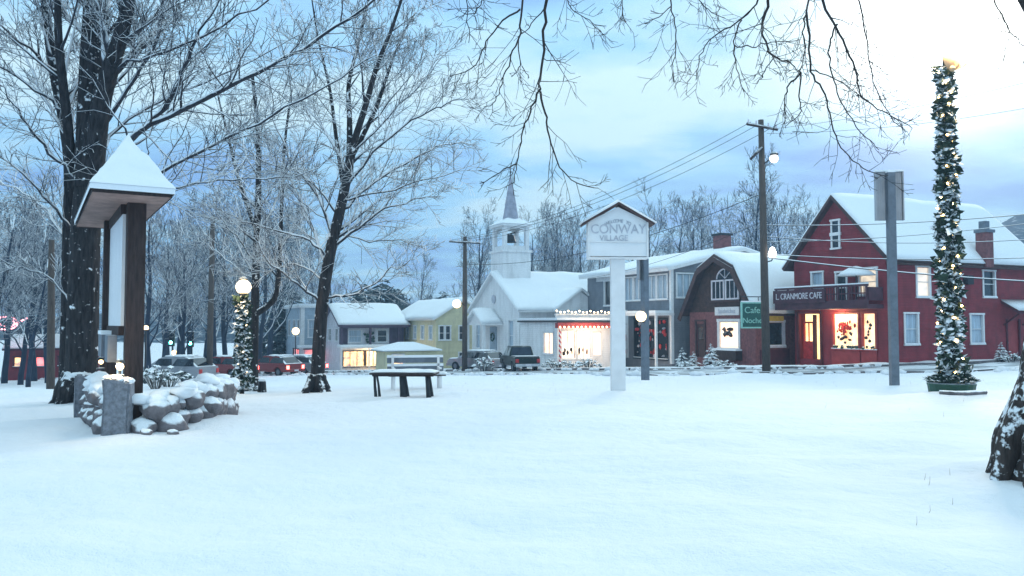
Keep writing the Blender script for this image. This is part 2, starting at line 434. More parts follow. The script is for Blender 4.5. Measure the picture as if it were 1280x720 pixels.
# ------------------------------------------------------------------ trees
class TP:
    def __init__(s, **k):
        s.n = (10, 8, 6, 5); s.ang = (50, 45, 42, 40); s.ratio = (.6,.5,.48,.5); s.up = (.02,.05,.04,.02); s.wob = (.07,.12,.16,.2)
        s.seg = (.7,.45,.3,.2); s.max = 3; s.rmin = .006; s.rr = .55; s.t0 = .25; s.sides = (10, 6, 4, 3, 3); s.droop = 0
        for a, b in k.items(): setattr(s, a, b)
def rvec(rng):
    return Vector((rng.gauss(0,1), rng.gauss(0,1), rng.gauss(0,1)))
def side_dir(d, ang, rng, bias=None):
    a = d.orthogonal().normalized(); a.rotate(Matrix.Rotation(rng.uniform(0, 2*math.pi), 3, d))
    if bias is not None:
        a = (a+bias*.5); a = (a-d*a.dot(d)).normalized()
    return (d*math.cos(ang)+a*math.sin(ang)).normalized()
def spawn(out, pts, rads, L, lev, rng, P, n=None, t0=None):
    n = P.n[lev] if n is None else n; t0 = P.t0 if t0 is None else t0
    for j in range(n):
        t = t0+(1-t0)*((j+rng.random())/n); fi = t*(len(pts)-1); i = min(int(fi), len(pts)-2); fr = fi-i
        p = pts[i].lerp(pts[i+1], fr); r = rads[i]*(1-fr)+rads[i+1]*fr
        d = (pts[i+1]-pts[i]).normalized()
        a = R(P.ang[lev]*rng.uniform(.7,1.3))
        cd = side_dir(d, a, rng, Vector((0,0,.6-P.droop)))
        cl_ = L*P.ratio[lev]*(1.2-.75*t)*rng.uniform(.7,1.25)
        grow(out, p, cd, cl_, max(P.rmin, r*P.rr*rng.uniform(.7,1)), lev+1, rng, P)
def grow(out, p, d, L, r, lev, rng, P):
    k = min(lev, 3)
    n = max(2, min(10, int(L/P.seg[k]))); pts = [p.copy()]; rads = [r]; q = p.copy(); d = d.copy()
    for i in range(n):
        d = (d+rvec(rng)*P.wob[k]+Vector((0,0,P.up[k]))).normalized(); q = q+d*(L/n)
        pts.append(q.copy()); rads.append(max(P.rmin*.75, r*(1-.82*(i+1)/n)))
    out.append((pts, rads, lev))
    if lev <= P.max-1 and L > .15: spawn(out, pts, rads, L, min(lev, 3), rng, P)
def path(plist, k=4):
    """smooth polyline through (x,y,z) points"""
    return catmull(plist, k)
def tubes(paths, P):
    mb = MB()
    for pts, rads, lev in paths: mb.tube(pts, rads, P.sides[min(lev, 4)], cap=lev < 2)
    return mb
def lerp_r(r0, r1, n, pw=1.0): return [r0+(r1-r0)*(i/(n-1))**pw for i in range(n)]
def flare(mb, base, r, n, rng, h=.5, roots=6, amp=1.0):
    """root flare: buttress roots that run into the ground"""
    for k in range(roots):
        a = 2*math.pi*k/roots+rng.uniform(-.3,.3); dx, dy = math.cos(a), math.sin(a)
        p = [base+Vector((dx*r*.35, dy*r*.35, h)), base+Vector((dx*r*.8, dy*r*.8, h*.42)), base+Vector((dx*r*1.25*amp, dy*r*1.25*amp, h*.1)), base+Vector((dx*r*1.8*amp, dy*r*1.8*amp, -.2))]
        mb.tube(catmull(p, 3), lerp_r(r*.55, r*.22, 10), 7)

def px_limb(lst, d0, d1):
    n = len(lst); return [W(x, y, d0+(d1-d0)*i/(n-1)) for i, (x, y) in enumerate(lst)]

def big_left_tree():
    rng = random.Random(11); d = 19.0
    base = at(102, d); root = thing('maple_tree', 'huge dark bare maple with several stems rising behind the roofed wooden notice board', 'tree', base)
    P = TP(n=(9, 11, 10, 8), ang=(38, 40, 40, 40), ratio=(.5,.45,.45,.45), rmin=.009, rr=.5, max=3, up=(.03,.05,.03,.0))
    stems = []
    stems.append(([tuple(base-Vector((0,0,.4))), W(103,420,d), W(105,340,d), W(108,270,d), W(113,220,d)], .36, .31))
    stems.append(([W(112,235,d), W(113,170,d), W(114,90,d+.1), W(117,0,d+.2), W(120,-90,d+.4), W(123,-200,d+.6)], .36, .12))
    stems.append(([W(116,215,d), W(126,130,d-.3), W(140,80,d-.5), W(155,30,d-.8), W(166,-30,d-1.0), W(178,-130,d-1.2)], .25, .09))
    stems.append(([at(86, d+.8)-Vector((0,0,.3)), W(86,400,d+.8), W(87,300,d+.7), W(88,210,d+.5), W(80,150,d+.4), W(66,80,d+.5), W(56,0,d+.6), W(50,-90,d+.8)], .2, .08))
    stems.append(([W(92,235,d+.2), W(84,150,d-.2), W(74,60,d-.6), W(72,-10,d-.9), W(70,-100,d-1.2)], .13, .05))
    tb = MB(); paths = []
    for i, (pl, r0, r1) in enumerate(stems):
        pts = path([tuple(Vector(p)-base) for p in pl], 5); rr = lerp_r(r0, r1, len(pts))
        tb.tube(pts, rr, 16 if i == 0 else 12)
        if i: spawn(paths, [Vector(p) for p in pts], rr, 6.5, 0, rng, P, n=11, t0=.3)
    flare(tb, Vector((0,0,0)), .44, 8, rng, .6, 7, .8)
    tb.build('trunk', M['trunk'], root, smooth=True)
    limbs = [([(125,245),(170,168),(255,125),(320,90),(400,45),(475,-5),(540,-60)], .085, 19, 15.5),
             ([(168,170),(215,120),(240,60),(262,20),(290,-30)], .06, 18.6, 17.4),
             ([(128,160),(170,95),(193,55),(206,5),(214,-60)], .06, 19, 18),
             ([(132,245),(200,215),(270,180),(340,145),(410,105),(470,70)], .055, 19, 16.5),
             ([(125,260),(190,240),(260,228),(330,222),(400,212)], .04, 19, 17.5),
             ([(125,190),(160,150),(215,118),(300,85),(380,40)], .05, 19, 20.5),
             ([(120,150),(175,65),(215,25),(265,-20)], .05, 19, 20),
             ([(118,110),(160,78),(230,55),(320,10),(360,-20)], .05, 19, 16.5),
             ([(140,60),(185,30),(250,-10)], .04, 18.5, 17.5),
             ([(100,230),(72,200),(40,165),(18,130),(-10,95)], .06, 19, 17.5),
             ([(88,285),(62,255),(30,215),(-15,190)], .05, 19.5, 18),
             ([(85,310),(60,262),(20,235),(-30,215)], .04, 19.7, 21),
             ([(78,140),(45,110),(0,82),(-40,60)], .05, 19.3, 18),
             ([(70,90),(35,60),(0,30),(-30,0)], .045, 19.3, 17),
             ([(90,390),(65,350),(30,335),(-10,320)], .03, 19.7, 19),
             ([(96,190),(60,130),(28,60),(10,-10)], .05, 19, 20),
             ([(65,70),(50,20),(38,-30)], .04, 19.3, 19),
             ([(120,60),(150,20),(190,-40)], .05, 19.2, 18)]
    for pl, r0, d0, d1 in limbs:
        pts = path([tuple(p-base) for p in px_limb(pl, d0, d1)], 4)
        pts = [Vector(p)+rvec(rng)*.03 for p in pts]; rr = lerp_r(r0, .012, len(pts))
        paths.append((pts, rr, 1)); L = sum((pts[i+1]-pts[i]).length for i in range(len(pts)-1))
        spawn(paths, pts, rr, min(L*.8, 4.5), 1, rng, P, n=int(10+L*2.9), t0=.12)
    tubes(paths, P).build('crown', M['branch'], root, smooth=True)
big_left_tree()

def second_tree():
    rng = random.Random(23); d = 24.0
    base = at(397, d); root = thing('maple_tree', 'snow dusted bare maple with broad twiggy crown left of the picnic table', 'tree', base)
    P = TP(n=(9, 11, 10, 8), ang=(42, 42, 42, 45), ratio=(.55,.5,.5,.5), rmin=.0085, rr=.5, max=3, up=(.05,.07,.04,.0))
    tb = MB(); paths = []
    stems = [([tuple(base-Vector((0,0,.4))), W(399,430,d), W(404,370,d), W(414,310,d), W(428,250,d), W(440,185,d)], .215, .135),
             ([W(437,195,d), W(437,150,d), W(436,105,d+.3), W(448,55,d+.4), W(462,-5,d+.6)], .10, .03),
             ([W(440,185,d), W(456,135,d-.3), W(472,80,d-.5), W(490,35,d-.7), W(508,-20,d-1)], .11, .03),
             ([W(438,200,d), W(468,140,d+.3), W(482,100,d+.4), W(500,50,d+.6), W(520,15,d+.8)], .08, .02),
             ([W(430,240,d), W(420,170,d+.3), W(412,110,d+.6), W(398,50,d+.8), W(390,0,d+1)], .07, .02)]
    for i, (pl, r0, r1) in enumerate(stems):
        pts = [Vector(p) for p in path([tuple(Vector(p)-base) for p in pl], 5)]; rr = lerp_r(r0, r1, len(pts)); tb.tube(pts, rr, 14 if i == 0 else 9)
        spawn(paths, pts, rr, 4.4, 0, rng, P, n=7 if i else 5, t0=.55 if i == 0 else .1)
    flare(tb, Vector((0,0,0)), .3, 8, rng, .5, 6)
    tb.build('trunk', M['trunk'], root, smooth=True)
    limbs = [([(401,378),(378,360),(355,342),(332,322),(318,300)], .06, 24, 22.5),
             ([(408,335),(396,300),(378,255),(360,220),(345,190)], .06, 24, 25),
             ([(412,320),(385,300),(350,290),(310,280),(280,262)], .05, 24, 22.8),
             ([(418,300),(400,250),(370,210),(345,160),(330,110)], .055, 24, 23),
             ([(410,372),(440,368),(468,355),(490,335),(520,325)], .05, 24, 22.8),
             ([(416,308),(448,285),(480,262),(515,250),(550,245)], .06, 24, 23),
             ([(426,262),(470,225),(515,200),(555,180),(590,180)], .06, 24, 25.5),
             ([(432,235),(480,180),(525,145),(560,130),(585,120)], .05, 24, 23),
             ([(428,250),(480,240),(530,225),(575,215)], .04, 24, 22),
             ([(436,210),(405,160),(375,120),(350,70)], .05, 24, 25),
             ([(440,190),(500,130),(540,90),(560,60)], .045, 24, 24.5),
             ([(405,350),(370,330),(335,340),(300,330)], .035, 24, 25),
             ([(420,290),(460,300),(500,300),(535,312)], .035, 24, 25.2),
             ([(424,270),(380,220),(330,200),(290,170)], .045, 24, 22.5)]
    for pl, r0, d0, d1 in limbs:
        pts = [Vector(p)+rvec(rng)*.03 for p in path([tuple(p-base) for p in px_limb(pl, d0, d1)], 4)]; rr = lerp_r(r0, .01, len(pts))
        paths.append((pts, rr, 1)); L = sum((pts[i+1]-pts[i]).length for i in range(len(pts)-1))
        spawn(paths, pts, rr, min(L*.8, 3.4), 1, rng, P, n=int(8+L*3.4), t0=.12)
    tubes(paths, P).build('crown', M['branch'], root, smooth=True)
second_tree()

def third_tree():
    rng = random.Random(31); d = 25.5
    base = at(318, d); root = thing('maple_tree', 'slender forked bare maple close behind the lit lamp post', 'tree', base)
    P = TP(n=(10, 10, 9, 7), ang=(40, 42, 42, 45), ratio=(.55,.5,.5,.5), rmin=.0085, rr=.5, max=3, up=(.06,.08,.04,.0))
    tb = MB(); paths = []
    stems = [([tuple(base-Vector((0,0,.4))), W(317,430,d), W(319,370,d), W(321,300,d), W(323,230,d), W(322,160,d), W(315,90,d)], .17, .05),
             ([W(320,392,d), W(333,383,d-.1), W(345,368,d-.2), W(350,320,d-.3), W(352,260,d-.2), W(356,180,d-.2), W(365,110,d)], .11, .03),
             ([W(321,290,d), W(300,230,d+.3), W(285,170,d+.4), W(270,110,d+.6)], .08, .02)]
    for i, (pl, r0, r1) in enumerate(stems):
        pts = [Vector(p) for p in path([tuple(Vector(p)-base) for p in pl], 5)]; rr = lerp_r(r0, r1, len(pts)); tb.tube(pts, rr, 12 if i == 0 else 9)
        spawn(paths, pts, rr, 3.6, 0, rng, P, n=9, t0=.38)
    flare(tb, Vector((0,0,0)), .22, 8, rng, .4, 6)
    tb.build('trunk', M['trunk'], root, smooth=True)
    limbs = [([(318,330),(300,300),(280,280),(262,240)], .04, 25.5, 24.5), ([(322,300),(345,250),(365,210),(380,170)], .045, 25.5, 27),
             ([(320,350),(290,330),(265,310),(240,300)], .03, 25.5, 26.5), ([(351,310),(375,280),(395,240)], .03, 25.2, 26)]
    for pl, r0, d0, d1 in limbs:
        pts = [Vector(p)+rvec(rng)*.03 for p in path([tuple(p-base) for p in px_limb(pl, d0, d1)], 4)]; rr = lerp_r(r0, .01, len(pts))
        paths.append((pts, rr, 1)); spawn(paths, pts, rr, 2.6, 1, rng, P, n=12, t0=.15)
    tubes(paths, P).build('crown', M['branch'], root, smooth=True)
third_tree()

def right_tree():
    rng = random.Random(41); d = 8.7
    bx = Vector(((1319-640)/F*d, d, 0)); bx.z = ground(bx.x, bx.y)
    root = thing('maple_tree', 'large maple at the right edge, bark plastered with snow, branches hanging overhead', 'tree', bx)
    tb = MB(); loc = lambda p: Vector(p)-bx
    tr = [Vector((0,0,-.35)), Vector((0,0,.05)), Vector((.04,0,.5)), Vector((.05,0,1.0)), Vector((.2,0,1.9)), Vector((.26,0,2.8)), loc(W(1332,40,d)), loc(W(1300,-45,d)), loc(W(1275,-170,d)), loc(W(1235,-330,d))]
    pts = catmull(tr, 5); rr = []
    for p in pts:
        z = p.z; r = .4 if z > 1 else .4+.15*(1-max(0, z)/1.0)**2
        rr.append(r*(1-.055*max(0, z-1.5)))
    tb.tube(pts, rr, 24)
    for k in range(9):
        a = 2*math.pi*k/9+.25; dx, dy = math.cos(a), math.sin(a)
        p = [Vector((dx*.12+.1, dy*.12, 1.25)), Vector((dx*.3+.05, dy*.3, .75)), Vector((dx*.47, dy*.47, .35)), Vector((dx*.54, dy*.54, .1)), Vector((dx*.66, dy*.66, -.18))]
        tb.tube(catmull(p, 4), lerp_r(.24, .09, 17), 8)
    tb.build('trunk', M['trunk_snowy'], root, smooth=True)
    P = TP(n=(8, 6, 4, 4), ang=(40, 38, 40, 42), ratio=(.4,.42,.5,.5), rmin=.0034, rr=.5, max=3, up=(-.03,-.03,-.01,.05), droop=.9, seg=(.4,.22,.14,.1), wob=(.06,.13,.18,.22))
    paths = []
    # limbs above the picture that carry the hanging sprays
    top = W(1265,-190,8.7)
    lims = [([top, W(1150,-190,9.2), W(1050,-160,9.4), W(960,-150,9.3), W(860,-130,9.2), W(760,-140,9.0), W(680,-120,8.8), W(600,-120,8.7), W(520,-100,8.6)], .13, .02),
            ([top, W(1170,-230,8.6), W(1080,-190,8.3), W(1010,-130,8.2), W(950,-90,8.1)], .09, .02),
            ([top, W(1220,-330,9.4), W(1150,-420,10), W(1000,-500,10.5)], .12, .03),
            ([top, W(1290,-300,8.5), W(1390,-420,8.2), W(1500,-480,8)], .12, .03)]
    for pl, r0, r1 in lims:
        q = [Vector(p) for p in path([tuple(loc(p)) for p in pl], 5)]; paths.append((q, lerp_r(r0, r1, len(q)), 0))
    hang = [([(700,-125),(688,-60),(683,0),(680,50),(675,95),(674,112),(662,140),(652,170),(646,205),(640,232)], 8.8, .023),
            ([(674,112),(682,140),(687,170),(700,208),(722,228),(748,236)], 8.8, .014),
            ([(646,205),(625,216),(600,229)], 8.8, .008),
            ([(668,-120),(657,-40),(653,10),(647,50),(638,75),(628,100),(622,122),(604,134)], 8.7, .015),
            ([(683,8),(665,28),(650,45)], 8.8, .009),
            ([(650,12),(622,33),(606,58),(590,86),(562,95)], 8.7, .012), ([(648,50),(651,80),(640,96)], 8.7, .007), ([(652,82),(662,98)], 8.7, .005),
            ([(610,-118),(585,-30),(583,15),(588,52)], 8.6, .009), ([(640,-120),(610,-30),(598,12),(580,17)], 8.6, .009),
            ([(770,-140),(715,-60),(712,5),(730,22),(752,40)], 9, .008), ([(790,-140),(780,-40),(778,10),(782,28)], 9, .007),
            ([(855,-130),(840,-50),(838,5),(845,35),(843,70),(838,84)], 9.2, .012), ([(838,8),(822,22),(808,29)], 9.2, .007),
            ([(965,-150),(953,-40),(945,5),(922,28),(887,50),(873,78),(870,100)], 9.3, .016), ([(925,26),(918,50),(920,85),(930,115)], 9.3, .009), ([(918,58),(940,58),(965,53),(1000,50)], 9.3, .008),
            ([(975,-120),(964,-50),(960,0),(953,30),(954,47),(966,68),(990,80),(1001,91)], 8.7, .024),
            ([(1001,91),(985,108),(980,132),(982,160)], 8.7, .012), ([(1001,91),(999,120),(1001,140),(984,157)], 8.7, .010), ([(966,68),(955,90),(950,100)], 8.7, .007),
            ([(1025,-150),(1013,-50),(1009,10),(1004,35),(1006,60),(1001,90)], 8.9, .016),
            ([(1008,15),(1012,55),(1014,88),(1028,112),(1036,140),(1044,170),(1060,195),(1085,214),(1112,222)], 8.9, .014),
            ([(1060,-160),(1010,-60),(1028,0),(1046,35),(1060,64),(1070,95),(1078,122),(1105,140),(1142,160)], 9.1, .022),
            ([(1100,-170),(1072,-30),(1075,10),(1083,52),(1090,92),(1104,132),(1132,166)], 9.4, .012),
            ([(1046,33),(1038,50),(1037,82),(1044,108),(1060,142),(1082,172),(1098,186)], 9.1, .012),
            ([(1014,88),(1040,96),(1065,112),(1085,128)], 8.9, .008),
            ([(900,-130),(880,-60),(872,-10),(885,12),(905,22)], 9.2, .008),
            ([(1220,-200),(1228,-60),(1240,-10),(1252,18),(1268,45),(1285,60)], 8.9, .014)]
    for pl, dd, r0 in hang:
        q0 = [W(x, y, dd+.25*math.sin(i*1.7+x*.05)) for i, (x, y) in enumerate(pl)]
        q0[0] = W(pl[0][0], pl[0][1], dd)
        q = [Vector(p)+rvec(rng)*.008 for p in path([tuple(loc(p)) for p in q0], 4)]; rr = lerp_r(r0*1.0, .0042, len(q), .8)
        paths.append((q, rr, 1)); L = sum((q[i+1]-q[i]).length for i in range(len(q)-1))
        spawn(paths, q, rr, min(1.6, L), 1, rng, P, n=int(3+L*3.0), t0=.3)
    tubes(paths, P).build('crown', M['branch_bare'], root, smooth=True)
right_tree()

# bare trees of the woods: four prototypes, copied
def proto_tree(seed, H, spread, name='bare_tree'):
    rng = random.Random(seed); root = thing(name, '', 'tree')
    P = TP(n=(18, 9, 7, 5), ang=(spread, 45, 45, 45), ratio=(.42,.5,.5,.5), rmin=.016, rr=.45, max=3, up=(.05,.09,.06,.02), t0=.22, seg=(1.2,.7,.45,.3))
    paths = []; pts = [Vector((0,0,-.5))]; q = Vector((0,0,-.5)); dd = Vector((0,0,1)); n = 10; r0 = H*.017
    for i in range(n):
        dd = (dd+rvec(rng)*.06+Vector((0,0,.12))).normalized(); q = q+dd*(H/n); pts.append(q.copy())
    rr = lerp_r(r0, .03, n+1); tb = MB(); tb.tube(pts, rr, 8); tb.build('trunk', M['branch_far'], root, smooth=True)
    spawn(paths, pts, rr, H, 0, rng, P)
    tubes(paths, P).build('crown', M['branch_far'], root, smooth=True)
    return root
protos = [proto_tree(101, 12, 48), proto_tree(102, 12, 40), proto_tree(103, 12, 55), proto_tree(104, 12, 35)]
first = [True]*4
def place_tree(k, px, d, toppy, label, group, rng, wide=1.0):
    p = at(px, d); h = (404-toppy)/F*d+EYE-p.z
    o = protos[k] if first[k] else copy_tree(protos[k]); first[k] = False
    s = h/11.6; o.location = p; o.scale = (s*wide, s*wide, s); o.rotation_euler = (0,0,rng.uniform(0,6.28))
    tag(o, label, 'tree', group); return o
rng = random.Random(77)
woods = []
G1 = 'bare trees in the wood at the far left'
L1 = 'frosted bare tree in the dense wood left of the huge maple'
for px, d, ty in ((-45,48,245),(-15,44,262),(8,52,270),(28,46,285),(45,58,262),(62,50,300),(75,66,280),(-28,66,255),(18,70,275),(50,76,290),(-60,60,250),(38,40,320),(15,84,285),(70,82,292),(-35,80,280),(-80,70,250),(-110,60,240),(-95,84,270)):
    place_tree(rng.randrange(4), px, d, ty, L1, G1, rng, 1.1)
G2 = 'bare trees between the notice board and the lamp post'
L2 = 'frosted bare tree standing between notice board and garlanded lamp post'
for px, d, ty in ((188,42,268),(205,52,285),(222,60,270),(240,66,300),(285,62,270),(258,72,290),(300,78,250),(175,58,280),(335,80,255),(212,84,300),(270,60,262),(292,88,285),(322,70,275),(232,50,310)):
    place_tree(rng.randrange(4), px, d, ty, L2, G2, rng, 1.1)
G3 = 'bare trees behind the church'
L3 = 'pale bare tree rising behind the white church roof'
for px, d, ty in ((662,92,285),(678,96,278),(690,90,290),(703,99,276),(716,93,282),(730,97,285),(602,98,280),(590,94,290),(745,102,290)):
    place_tree(rng.randrange(4), px, d, ty, L3, G3, rng, .8)
G4 = 'bare trees behind the grey and brown shops'
L4 = 'bare tree in the thicket behind the shops with snowy roofs'
for px, d, ty in ((805,92,262),(848,90,270),(862,95,265),(880,88,272),(898,92,262),(918,86,270),(985,80,258),(1003,84,268),(970,90,250),(1018,90,280)):
    place_tree(rng.randrange(4), px, d, ty, L4, G4, rng, .9)
place_tree(0, 945, 72, 218, 'tallest bare tree behind the utility pole, its fan shaped crown above the shop roofs', None, rng, .8)
G5 = 'bare trees behind the yellow house'
for px, d, ty in ((365,98,290),(392,105,300),(415,100,310),(520,108,330),(350,110,280)):
    place_tree(rng.randrange(4), px, d, ty, 'bare tree far behind the blue and dark shop row', G5, rng, .9)

def conifer(root, H, r, rng, mtl, levels, dens, lobed=False):
    tb = MB(); tb.tube([Vector((0,0,-.3)), Vector((0,0,H*.5)), Vector((0,0,H*.97))], [H*.02+.02, H*.012+.01, .01], 7)
    tb.build('trunk', M['trunk'], root, smooth=True)
    mb = MB()
    for i in range(levels):
        t = (i+.5)/levels; z = H*(.08+.92*t)
        rad = r*(math.sin(math.pi*min(1, .25+.75*t))**.7 if lobed else (1-t)**.85)+.05*r
        for k in range(dens):
            a = rng.uniform(0, 6.283); rl = rad*rng.uniform(.45, 1.1); zz = z+rng.uniform(-.04,.04)*H
            o = Vector((math.cos(a), math.sin(a), 0)); tip = o*rl+Vector((0,0,zz-.28*rl)); root_ = o*rl*.2+Vector((0,0,zz))
            side = Vector((-o.y, o.x, 0))*rl*rng.uniform(.14,.26)
            m1 = root_.lerp(tip, .6); up = Vector((0,0,rl*.06))
            mb.add([root_, m1+side-up, tip, m1-side-up, m1+up], [(0,1,4),(1,2,4),(2,3,4),(3,0,4)])
            for q in range(3):
                c = root_.lerp(tip, rng.uniform(.4,1)); s_ = rl*rng.uniform(.1,.2); v1 = rvec(rng)*s_*.7; v2 = rvec(rng)*s_*.7; v2.z -= s_*.4
                mb.add([c, c+v1, c+v2], [(0,1,2)])
    mb.build('crown', mtl, root)
rng = random.Random(9)
for i, (px, d, ty, rw, lab) in enumerate(((455,112,355,4.6,'leftmost of the dark pines above the snowy porch roof'),(478,110,349,4.8,'middle dark pine above the snowy porch roof'),(496,115,360,3.6,'rightmost of three dark pines above the porch roof'),(536,120,368,3.2,'lower dark pine above the yellow house roof'),(553,121,363,3.0,'taller dark pine near the yellow house gable'))):
    p = at(px, d); t = thing('pine_tree', lab, 'tree', p, rng.uniform(0,6), 'dark pines beyond the houses'); conifer(t, (404-ty)/F*d+EYE-p.z, rw, rng, M['needle_far'], 14, 26, True)
p = at(358, 92); t = thing('pine_tree', 'dark conifer rising behind the blue grey shop, left of the second maple', 'tree', p); conifer(t, 10, 3.2, rng, M['needle_far'], 14, 24, True)
for px, d, H, r_, lab in ((852,45.5,1.25,.6,'small snow laden fir, left one outside the brown gambrel shop'),(866,46,1.0,.55,'small snow laden fir, middle one outside the brown gambrel shop'),(888,45,1.45,.75,'widest snow laden fir beneath the lit window of the brown shop'),(1250,43,1.1,.55,'small snow laden fir beside the hooded side door of the red building'),(247,50,1.6,.9,'snow laden evergreen in the park near the green traffic lights')):
    p = at(px, d); t = thing('fir_tree', lab, 'tree', p, rng.uniform(0,6)); conifer(t, H, r_, rng, M['needle_snow'], 8, 18)
def shrub(px, d, r, h, label, group=None, name='shrub'):
    p = at(px, d); t = thing(name, label, 'shrub', p, 0, group); mb = MB()
    for k in range(26):
        a = rng.uniform(0,6.28); q = Vector((math.cos(a)*r*.15, math.sin(a)*r*.15, -.05)); e_ = Vector((math.cos(a)*r*rng.uniform(.4,1), math.sin(a)*r*rng.uniform(.4,1), h*rng.uniform(.6,1)))
        mb.tube([q, q.lerp(e_, .5)+Vector((0,0,h*.12)), e_], [.02,.014,.006], 4, cap=False)
    mb.build('stem', M['shrubtwig'], t, smooth=True)
    mb = MB()
    for k in range(int(34*max(1, r))):
        a = rng.uniform(0,6.28); rr = r*math.sqrt(rng.random()); z = h*(1-.6*(rr/r)**2)*rng.uniform(.6,1)
        mb.rock((math.cos(a)*rr, math.sin(a)*rr, z), r*.16*rng.uniform(.6,1.3), r*.16*rng.uniform(.6,1.3), h*.09*rng.uniform(.6,1.2), rng, 1, .5)
    mb.build('crown', M['needle_snow'], t)
for a in ((604,54,.8,1.0,'low snow covered shrub by the church steps, left of the dark pickup'),(617,56,.7,.75,'snow covered shrub hiding the church steps'),(694,52,.9,.8,'left snow covered shrub before the brightly lit shop'),(716,51,.7,.6,'snow covered shrub below the lit shop window'),(735,51,.8,.75,'right snow covered shrub before the brightly lit shop'),
          (196,30,.7,.9,'twiggy snow covered bush just behind the boulder wall'),(213,33,.9,.8,'wider snow covered bush behind the boulder wall'),(1262,42,.5,.6,'tiny snowy shrub at the side door step'),(905,44,.7,.5,'low snowy shrub under the white shop sign')):
    shrub(*a)

# dry stalks poking through the snow
def stalks():
    rng = random.Random(3); mb = MB()
    for cx, cy, n, sp in ((4.3,7.7,3,.5),(5.2,8.9,4,.4),(6.5,16,6,2.2),(-1,26,20,4),(9,26,30,4),(4,30,30,4)):
        for k in range(n):
            x = cx+rng.gauss(0,sp); y = cy+rng.gauss(0,sp*.5); z = ground(x,y); h = rng.uniform(.04,.12)
            b_ = Vector((x,y,z-.03)); tip = b_+Vector((rng.uniform(-.05,.05),rng.uniform(-.05,.05),h+.03)); mb.tube([b_, b_.lerp(tip,.5)+rvec(rng)*.006, tip],[.0025,.002,.001],3,cap=False)
    o = mb.build('grass', M['stalk']); tag(o, 'dry grass stalks poking through the snow', 'grass', kind='stuff')
stalks()

# ------------------------------------------------------------------ text
def text(parent, body, size, loc, rot, mtl, name='lettering', extrude=.01, align='CENTER', scale_x=1.0):
    c = bpy.data.curves.new(name, 'FONT'); c.body = body; c.size = size; c.extrude = extrude; c.align_x = align; c.align_y = 'CENTER'
    tmp = bpy.data.objects.new('tmp_text', c); col.objects.link(tmp)
    bpy.context.view_layer.update()
    me = bpy.data.meshes.new_from_object(tmp.evaluated_get(bpy.context.evaluated_depsgraph_get()))
    bpy.data.objects.remove(tmp); bpy.data.curves.remove(c)
    me.materials.clear(); me.materials.append(mtl)
    o = bpy.data.objects.new(name, me); col.objects.link(o); o.parent = parent; o.location = loc; o.rotation_euler = rot; o.scale = (scale_x, 1, 1)
    return o
ROT_R = (R(90), 0, 0); ROT_L = (R(90), 0, R(-90))

# ------------------------------------------------------------------ buildings
U = Vector((.906,.423)); V = Vector((-.423,.906)); BROT = math.atan2(.423,.906)
def fp(face, s, z, o):
    return (s, -o, z) if face == 'R' else (-o, s, z)
def fbox(mb, face, s0, s1, z0, z1, o0, o1, mi=0):
    if face == 'R': mb.box(s0, s1, -o1, -o0, z0, z1, mi)
    else: mb.box(-o1, -o0, s0, s1, z0, z1, mi)
def wall_sheet(mb, face, s0, s1, z0, z1, holes, depth=.14):
    ss = sorted({s0, s1, *[h[0] for h in holes], *[h[1] for h in holes]}); zs = sorted({z0, z1, *[h[2] for h in holes], *[h[3] for h in holes]})
    def quad(a, b, c, d_):
        mb.add([a, b, c, d_], [(0,1,2,3)])
    for i in range(len(ss)-1):
        for j in range(len(zs)-1):
            cs = (ss[i]+ss[i+1])/2; cz = (zs[j]+zs[j+1])/2
            if any(h[0] < cs < h[1] and h[2] < cz < h[3] for h in holes): continue
            q = [fp(face, ss[i], zs[j], 0), fp(face, ss[i+1], zs[j], 0), fp(face, ss[i+1], zs[j+1], 0), fp(face, ss[i], zs[j+1], 0)]
            if face == 'L': q.reverse()
            quad(*q)
    for h in holes:
        a, b, c, d_ = h[:4]
        for (p, q) in (((a,c),(a,d_)),((b,d_),(b,c)),((a,d_),(b,d_)),((b,c),(a,c))):
            quad(fp(face,p[0],p[1],0), fp(face,q[0],q[1],0), fp(face,q[0],q[1],-depth), fp(face,p[0],p[1],-depth))
def window(parent, face, s0, s1, z0, z1, pane='glassdark', frame='whitepaint', nx=1, nz=2, name='window', fw=.09, depth=.1, label=None, sill=True):
    mb = MB()
    fbox(mb, face, s0-fw, s0+.03, z0-fw*.2, z1+fw*.2, -depth+.01, .04); fbox(mb, face, s1-.03, s1+fw, z0-fw*.2, z1+fw*.2, -depth+.01, .04)
    fbox(mb, face, s0-fw-.03, s1+fw+.03, z1+fw*.2, z1+fw*1.3, -.01, .06)
    if sill: fbox(mb, face, s0-fw-.03, s1+fw+.03, z0-fw*1.1, z0-fw*.2, -.01, .09)
    for i in range(1, nx):
        c = s0+(s1-s0)*i/nx; fbox(mb, face, c-.022, c+.022, z0, z1, -depth+.015, -.02)
    for j in range(1, nz):
        c = z0+(z1-z0)*j/nz; fbox(mb, face, s0+.031, s1-.031, c-.022, c+.022, -depth+.012, -.023)
    o = mb.build(name, M[frame], parent)
    if label: o['label'] = label
    mb = MB(); fbox(mb, face, s0, s1, z0, z1, -depth-.03, -depth); mb.build('pane', M[pane], o)
    if sill:
        mb = MB(); fbox(mb, face, s0-fw, s1+fw, z0-fw*.2, z0-fw*.2+.05, .0, .085); mb.build('sill_snow', M['roofsnow'], o)
    return o
